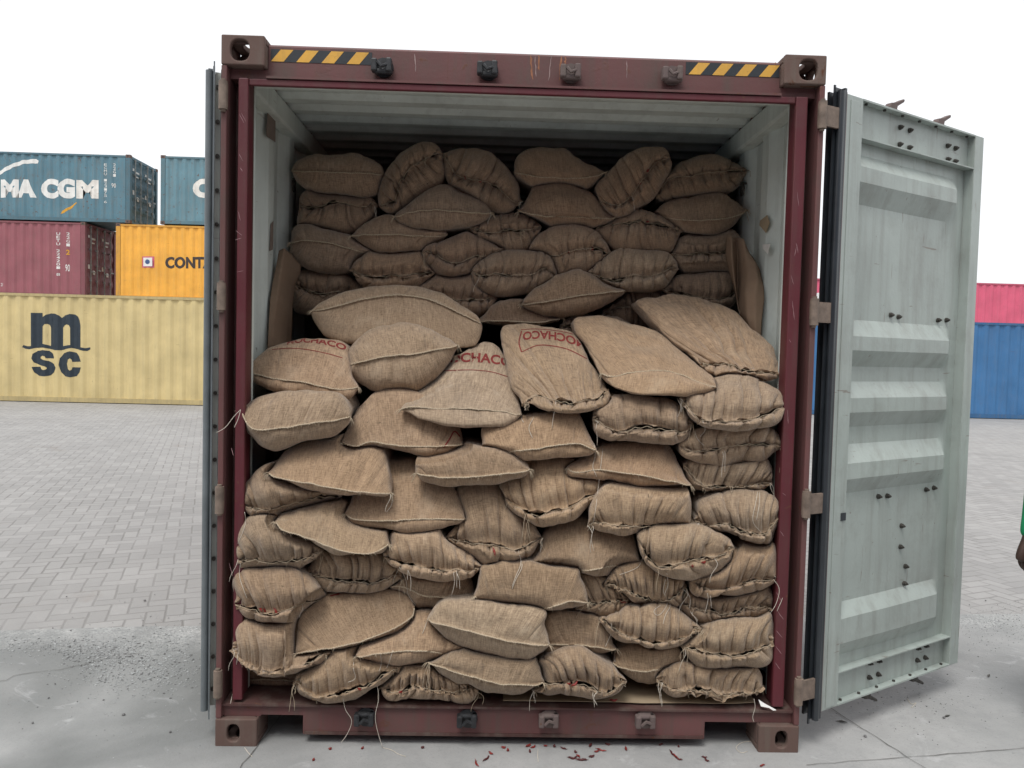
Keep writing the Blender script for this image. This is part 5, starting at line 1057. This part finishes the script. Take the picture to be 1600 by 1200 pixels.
for w_, pts in (('trailing off its left', [(376, 640), (366, 650), (352, 668), (338, 676)]), ('trailing off its left', [(376, 640), (372, 655), (366, 668)]), ('trailing off its left', [(378, 645), (374, 632), (369, 628)]),
    ('dangling thread', [(928, 693), (930, 712), (926, 730), (933, 745), (932, 750)]), ('framed', [(820, 640), (832, 642), (834, 652), (826, 668), (832, 684)]), ('upside down', [(822, 638), (814, 650), (818, 660)]),
    ('presses' if False else 'pressing over', [(1092, 658), (1086, 672), (1090, 686), (1100, 696)]), ('pressing over', [(1098, 658), (1102, 672), (1094, 682)]),
    ('loose right corner flap', [(614, 770), (612, 788), (604, 800)]), ('light gathered', [(624, 888), (616, 902), (614, 912)]), ('light gathered', [(624, 886), (634, 905), (638, 930), (650, 946)]),
    ('frayed twine hanging', [(554, 1024), (552, 1045), (556, 1060), (544, 1066)]), ('frayed twine hanging', [(594, 1020), (596, 1040), (588, 1060), (592, 1090), (586, 1120), (592, 1150), (598, 1168)]), ('frayed twine hanging', [(614, 1016), (606, 1040), (600, 1050)]),
    ('second from the left post', [(536, 1092), (540, 1110), (550, 1126), (542, 1148), (533, 1160)]), ('long knotted', [(1042, 896), (1044, 915), (1038, 930), (1048, 945), (1040, 960), (1036, 975)]), ('long knotted', [(1040, 905), (1036, 925), (1044, 940), (1030, 962), (1020, 955), (1032, 946)]),
    ('hanging loops', [(1184, 768), (1180, 790), (1176, 815), (1190, 832)]), ('hanging loops', [(1187, 768), (1186, 790), (1182, 812)]), ('rising to the right', [(1208, 905), (1218, 920), (1212, 945), (1202, 960)]), ('rising to the right', [(1210, 900), (1222, 912), (1224, 930), (1214, 955)]),
    ('centre of the lower', [(1050, 950)] if False else [(812, 868), (816, 885), (806, 905), (800, 920)]), ('tall sack', [(810, 860), (814, 880), (806, 900), (800, 916)]), ('dangling threads, low', [(952, 960), (956, 985), (946, 1010)]), ('dangling threads, low', [(955, 980), (962, 1000), (960, 1030), (964, 1042)]),
    ('beside the left post', [(376, 880), (374, 900), (382, 925), (386, 935)]), ('low at the left post', [(372, 1020), (368, 1050), (364, 1080), (360, 1100)]), ('half covered', [(382, 800), (384, 815), (378, 835), (371, 850)]), ('rightmost of the bottom', [(1178, 1092), (1180, 1105), (1176, 1120), (1178, 1128)]),
    ('largest leaning', [(1178, 576), (1182, 590), (1192, 596), (1208, 594)]), ('smooth sack, front' if False else 'palest sack, front', [(668, 968), (664, 980), (660, 990)]), ('scalloped mouth', [(942, 700), (935, 760), (930, 800), (925, 830)]), ('ragged chilli', [(1006, 868), (998, 885), (985, 892), (968, 898)])):
    strand(by(w_) if w_ != 'framed' else k7, pts)
# ---- dried chillies peeking from the mouths and scattered on the ground
def chilli(P, ang, L, mat, label, group, pitch=0.0, curl=0.5, r0=0.0042):
    b = MB(); n = 9; pts = []; rs = []
    for i in range(n):
        u = i/(n-1); a = (u-0.5)*curl*2; pts.append(((u-0.5)*L, math.sin(a*1.57)**2*L*curl*0.4, r0*0.9+0.002*math.sin(u*9))); rs.append(r0*(0.5+0.9*math.sin(min(1, u*1.6)*1.57))*(1-u**3*0.85)*(1+0.12*math.sin(u*21)))
    b.tube(pts, r0, 6, r2=rs)
    b.tube([pts[0], (pts[0][0]-L*0.16, pts[0][1]-L*0.05, pts[0][2]+0.002)], 0.0009, 4)
    o = b.build('dried_chilli', mat, smooth=True); o.location = P; o.rotation_euler = (0, pitch, ang)
    return tag(o, label, 'chilli', group)
random.seed(21)
gp = [(761, 1186), (744, 1194), (787, 1169), (794, 1173), (767, 1178), (826, 1166), (834, 1168), (852, 1166), (866, 1167), (828, 1175), (899, 1176), (904, 1182), (896, 1186), (908, 1188), (932, 1175), (940, 1173), (925, 1183), (922, 1166), (950, 1164), (978, 1171), (1050, 1178), (1056, 1183), (1061, 1187), (1101, 1184), (1104, 1189), (1190, 1197), (1060, 1167), (1032, 1164), (880, 1170), (516, 1171), (566, 1170), (490, 1188), (660, 1169)]
for i, (X, Y) in enumerate(gp):
    big = i in (0, 1, 12, 13, 15, 20, 21)
    chilli(tuple(unz(X, Y, 0.005)), random.uniform(0, 6.28), random.uniform(0.038, 0.052) if big else random.uniform(0.012, 0.030), M['chilli'] if random.random() < .6 else M['chilli_dark'],
           'small dried red chilli pod lying on the concrete before the container sill', 'dried chillies scattered on the concrete', curl=random.uniform(.2, .8), r0=random.uniform(.003, .0048))
for wd, X, Y in (('dark hole of dried', 894, 1066), ('dark hole of dried', 899, 1070), ('dark hole of dried', 889, 1070), ('red chilli hole', 627, 1082), ('red chilli hole', 633, 1078), ('poking from its mouth', 414, 956), ('poking from its mouth', 424, 959), ('poking from its mouth', 407, 952), ('puckered red', 562, 1078), ('poking', 431, 957),
                 ('split mouth', 727, 280), ('split mouth', 752, 284), ('big gathered sack standing', 999, 288), ('big gathered sack standing', 1012, 268), ('three open chilli', 889, 395), ('three open chilli', 926, 390), ('ragged chilli', 1082, 886), ('small wedge', 972, 941), ('ragged chilli', 1100, 880), ('tall sack', 772, 862), ('red smear', 1002, 346), ('red smear', 1012, 347), ('compact gathered', 1020, 668)):
    k = by(wd); d = ray(X, Y).normalized(); h = BV[k].ray_cast(Vector(CAM), d)
    if h[0]:
        chilli(tuple(h[0]-d*0.002), random.uniform(0, 3.1), random.uniform(.022, .036), M['chilli'], 'red chilli poking from the '+{'dark hole of dried': 'dark hole of the bottom row sack', 'red chilli hole': 'torn hole of the crumpled bottom row sack', 'poking from its mouth': 'mouth of the sack beside the left post', 'poking': 'mouth of the sack beside the left post', 'puckered red': 'puckered sack second from the left post, bottom', 'split mouth': 'split mouth of the slanting top row sack', 'big gathered sack standing': 'mouth of the big diagonal top row sack', 'three open chilli': 'gaps of the bulging upper centre sack', 'ragged chilli': 'ragged mouth of the pale right hand sack', 'small wedge': 'small wedge sack right of centre', 'tall sack': 'tall folded centre sack', 'red smear': 'sack under the big diagonal one', 'compact gathered': 'compact sack under the pointed corner'}[wd], 'dried chillies poking out of sack mouths', pitch=random.uniform(-.9, .9), r0=.0042)
chilli((0.44, 0.05, 0.1925), 0.15, 0.035, M['chilli'], 'single red chilli lying on the cardboard strip inside the opening', None)
# loose threads on the ground
for nm_, pts in (('thin pale thread looped on the ground beside the right corner casting', [(1178, 1158), (1160, 1160), (1150, 1168), (1158, 1176), (1168, 1174)]), ('short pale thread on the ground by the left corner casting', [(382, 1168), (388, 1176), (394, 1182)]),
                 ('curly pale thread on the ground under the hanging string, left of centre', [(598, 1168), (612, 1172), (622, 1178), (634, 1182)]), ('short upright looking thread among the chillies on the ground', [(841, 1170), (840, 1180), (841, 1190)]), ('thin twig like thread on the concrete below the right door', [(1418, 1092), (1424, 1100), (1432, 1098), (1424, 1106)])):
    b = MB(); c, _ = curve(pts, 16); b.tube([unz(X, Y, 0.006) for X, Y in c], 0.0013, 5); tag(b.build('loose_thread', M['thread'], smooth=True, inv=False), nm_, 'thread')

# ================================================================== debris band between slab and pavers
def stones(name, n, regs, smin, smax, mats, z=0.0045, seed=4):
    r = np.random.default_rng(seed); V, F, MI = [], [], []
    base = np.array([(0, 0, 1), (.9, 0, .35), (.28, .85, .3), (-.73, .53, .35), (-.7, -.5, .3), (.3, -.86, .35), (.5, .4, -.2), (-.5, .3, -.2), (0, -.6, -.2)], float)
    fc = [(0, 1, 2), (0, 2, 3), (0, 3, 4), (0, 4, 5), (0, 5, 1), (1, 6, 2), (2, 7, 3), (3, 7, 4), (4, 8, 5), (5, 8, 1), (1, 8, 6), (2, 6, 7)]
    k = 0
    while k < n:
        X0, X1, Y0, Y1, pw = regs[int(r.integers(len(regs)))]; a, b_ = r.normal(0.5, 0.24), r.normal(0.5, 0.22)
        if not (0 < a < 1 and 0 < b_ < 1): continue
        p = np.array(unz(X0+(X1-X0)*a, Y0+(Y1-Y0)*b_)); s = smin+(smax-smin)*r.random()**3
        v = base*np.array([s, s*r.uniform(.6, 1), s*r.uniform(.4, .8)])*r.uniform(.75, 1.2, (9, 1)); an = r.uniform(0, 6.28); c, q = math.cos(an), math.sin(an)
        v = np.c_[v[:, 0]*c-v[:, 1]*q, v[:, 0]*q+v[:, 1]*c, v[:, 2]]+p+np.array([0, 0, z]); o = k*9; V.append(v); F += [(i+o, j+o, l+o) for i, j, l in fc]; MI += [0 if r.random() < pw else 1]*12; k += 1
    b = MB(); b.v = [tuple(x) for x in np.vstack(V).tolist()]; b.f = F; b.m = MI; return tag(b.build(name, mats, inv=False), kind='stuff')
stones('gravel', 3800, [(60, 318, 975, 1100, .8), (95, 240, 1000, 1050, .55), (100, 318, 1010, 1085, .8), (-20, 220, 990, 1030, .75), (200, 318, 960, 1095, .85)], .0022, .0085, [M['stone'], M['stone_dark']])
stones('grit', 1500, [(1490, 1640, 945, 1030, .7), (1500, 1640, 935, 1000, .8), (1270, 1600, 1000, 1190, .5), (0, 330, 900, 1190, .5)], .0016, .006, [M['stone'], M['stone_dark']], seed=9)
random.seed(31)
for i, (X, Y) in enumerate([(86, 1068), (76, 1090), (51, 1129), (193, 1116), (104, 932), (226, 938), (266, 1143), (1475, 1121), (1352, 1150), (1540, 938)]):
    b = MB(); bm = bmesh.new(); bmesh.ops.create_icosphere(bm, subdivisions=2, radius=random.uniform(.004, .008))
    for p in bm.verts: p.co *= random.uniform(.8, 1.15); p.co.z *= .6
    b.bm(bm); o = b.build('pebble', M['stone_dark'], smooth=False); o.location = unz(X, Y, .009); tag(o, 'small dark pebble lying loose on the yard floor', 'pebble', 'dark pebbles strewn on the yard floor')
for i, (X, Y) in enumerate([(1545, 1056), (1480, 1119), (1298, 948), (1315, 1128)]):
    b = MB(); L = random.uniform(.02, .03); b.add([(-L, 0, .002), (0, -.006, .006), (L, 0, .001), (0, .007, .004)], [(0, 1, 2), (0, 2, 3)]); b.add([(-L, 0, .001), (0, -.006, .003), (L, 0, 0), (0, .007, .002)], [(2, 1, 0), (3, 2, 0)])
    o = b.build('dry_leaf', M['joint']); o.location = unz(X, Y, .006); o.rotation_euler.z = random.uniform(0, 3); tag(o, 'tiny dry leaf scrap lying on the concrete right of the container', 'leaf scrap', 'dry leaf scraps on the right hand concrete')

# ================================================================== person at the right edge, only sleeve and hand in the picture
def skin_body(name, chain, mat, parent, sub=2):
    """chain: list of (point, radius, parent index); grown with a Skin modifier and frozen"""
    me = bpy.data.meshes.new(name); me.from_pydata([c[0] for c in chain], [(i, c[2]) for i, c in enumerate(chain) if c[2] is not None], [])
    o = bpy.data.objects.new(name, me); col.objects.link(o); o.modifiers.new('s', 'SKIN')
    for i, c in enumerate(chain):
        sv = me.skin_vertices[0].data[i]; rr = c[1] if isinstance(c[1], tuple) else (c[1], c[1]); sv.radius = rr; sv.use_root = (i == 0)
    m_ = o.modifiers.new('u', 'SUBSURF'); m_.levels = sub; m_.render_levels = sub
    dg = bpy.context.evaluated_depsgraph_get(); dg.update(); me2 = bpy.data.meshes.new_from_object(o.evaluated_get(dg)); bpy.data.objects.remove(o)
    o = bpy.data.objects.new(name, me2); col.objects.link(o); o.parent = parent; me2.materials.clear(); me2.materials.append(mat)
    for p in me2.polygons: p.use_smooth = True
    return o
M['skin'] = plain('dark_brown_skin', (0.060, 0.032, 0.024), 0.5, 0, .15, 30); M['green_cloth'] = plain('green_shirt_cloth', (0.008, 0.27, 0.105), 0.85, 0, .15, 20)
M['trousers'] = plain('dark_trouser_cloth', (0.03, 0.035, 0.05), 0.9); M['hair'] = plain('black_hair', (0.01, 0.009, 0.008), 0.8); M['shoe'] = plain('black_shoe_rubber', (0.02, 0.02, 0.02), 0.6); M['nail'] = plain('pale_fingernail', (0.25, 0.16, 0.13), 0.4)
px_, py_ = 2.268, 0.20         # the hand
PR = empty('person', (px_+0.30, py_+0.02, 0.004)); tag(PR, 'person in a green long sleeved shirt at the right edge, arm hanging, dark hand visible', 'person')
ox_ = -(px_+0.30); oy_ = -(py_+0.02); Z = 0.0
def W(x, y, z): return (x+0.0, y, z)
hx = -0.285
# body skin: head, neck, torso, both arms, legs (one surface)
ch = [((0, 0, .95), (.15, .10), None), ((0, 0, 1.12), (.145, .10), 0), ((0, 0, 1.30), (.165, .11), 1), ((0, 0, 1.42), (.12, .085), 2), ((0, -.005, 1.50), (.055, .058), 3), ((0, -.01, 1.56), (.062, .07), 4), ((0, -.02, 1.63), (.076, .092), 5), ((0, -.015, 1.70), (.07, .085), 6),
      ((-.16, 0, 1.40), .055, 3), ((-.205, 0, 1.28), .046, 8), ((-.228, .0, 1.12), .038, 9), ((-.252, -.01, .98), .030, 10), ((-.268, -.02, .89), .023, 11), ((-.276, -.022, .845), (.026, .036), 12), ((-.284, -.024, .805), (.027, .042), 13), ((-.286, -.024, .775), (.020, .040), 14),
      ((.17, 0, 1.40), .055, 3), ((.235, 0, 1.28), .048, 16), ((.262, 0, 1.12), .042, 17), ((.275, -.01, .98), .036, 18), ((.278, -.02, .90), .027, 19), ((.279, -.024, .83), (.02, .04), 20),
      ((-.09, 0, .86), .085, 0), ((-.10, -.01, .50), .06, 22), ((-.10, .01, .25), .05, 23), ((-.10, .01, .08), .04, 24), ((-.10, -.12, .04), .035, 25),
      ((.09, 0, .86), .085, 0), ((.10, -.01, .50), .06, 27), ((.10, .01, .25), .05, 28), ((.10, .01, .08), .04, 29), ((.10, -.12, .04), .035, 30)]
skin_body('body', ch, M['skin'], PR)
for sx in (-1, 1):
    for i, (dy, L, cur) in enumerate(((-.050, .070, .030), (-.034, .082, .030), (-.016, .076, .034), (.002, .060, .032))):
        b0 = (sx*(.286 if sx < 0 else .279), dy-.005+.002*i, .782 if sx < 0 else .812); c = [(b0, .0098, None)]
        for j in range(1, 4):
            u = j/3; c.append(((b0[0]-sx*cur*u*u*.9, b0[1]-.004*u, b0[2]-L*u*(1-.22*u)), .0095-.0018*u, j-1))
        skin_body('finger', c, M['skin'], PR, 1); b = MB(); t = c[-1][0]; b.box((t[0]+sx*.006, t[1]-.004, t[2]-.002), (t[0]+sx*.0085, t[1]+.004, t[2]+.008), bev=.001); b.build('fingernail', M['nail'], PR)
    skin_body('thumb', [((sx*.280, -.045, .835), .0135, None), ((sx*.292, -.066, .808), .0130, 0), ((sx*.298, -.074, .780), .0110, 1), ((sx*.296, -.072, .760), .0085, 2)], M['skin'], PR, 1)
sh = [((0, 0, .90), (.172, .118), None), ((0, 0, 1.12), (.16, .115), 0), ((0, 0, 1.30), (.178, .125), 1), ((0, 0, 1.425), (.13, .095), 2)]
for sx in (-1, 1):
    n = len(sh); sh += [((sx*.165, 0, 1.40), .068, 3), ((sx*(.208 if sx < 0 else .238), 0, 1.28), .058, n), ((sx*(.230 if sx < 0 else .264), 0, 1.12), .046, n+1), ((sx*(.250 if sx < 0 else .275), -.01, .99), .040, n+2), ((sx*(.268 if sx < 0 else .277), -.018, .880), .036, n+3)]
skin_body('shirt', sh, M['green_cloth'], PR)
tr = [((0, 0, .93), (.158, .11), None)]
for sx in (-1, 1):
    n = len(tr); tr += [((sx*.09, 0, .84), .095, 0), ((sx*.10, -.01, .50), .075, n), ((sx*.10, .01, .25), .068, n+1), ((sx*.10, .01, .10), .064, n+2)]
skin_body('trousers', tr, M['trousers'], PR)
skin_body('hair', [((0, .01, 1.70), (.078, .095), None), ((0, .03, 1.66), (.075, .08), 0), ((0, .045, 1.62), (.06, .05), 1)], M['hair'], PR)
for sx in (-1, 1):
    skin_body('shoe', [((sx*.10, .03, .045), .045, None), ((sx*.10, -.06, .042), (.046, .036), 0), ((sx*.10, -.16, .034), (.042, .028), 1)], M['shoe'], PR)
    b = MB(); bm = bmesh.new(); bmesh.ops.create_uvsphere(bm, u_segments=12, v_segments=8, radius=.012); b.bm(bm, 0, Matrix.Translation((sx*.031, -.098, 1.645))); b.build('eye', M['white_tape'], PR, smooth=True)
    skin_body('ear', [((sx*.080, -.01, 1.655), (.006, .014), None), ((sx*.084, -.005, 1.625), (.006, .012), 0)], M['skin'], PR, 1)
skin_body('nose', [((0, -.108, 1.655), .008, None), ((0, -.118, 1.63), .013, 0), ((0, -.108, 1.615), .012, 1)], M['skin'], PR, 1)
b = MB(); b.tube([(-.026, -.098, 1.588), (0, -.106, 1.586), (.026, -.098, 1.588)], .006, 6); b.build('mouth', M['skin'], PR, smooth=True)
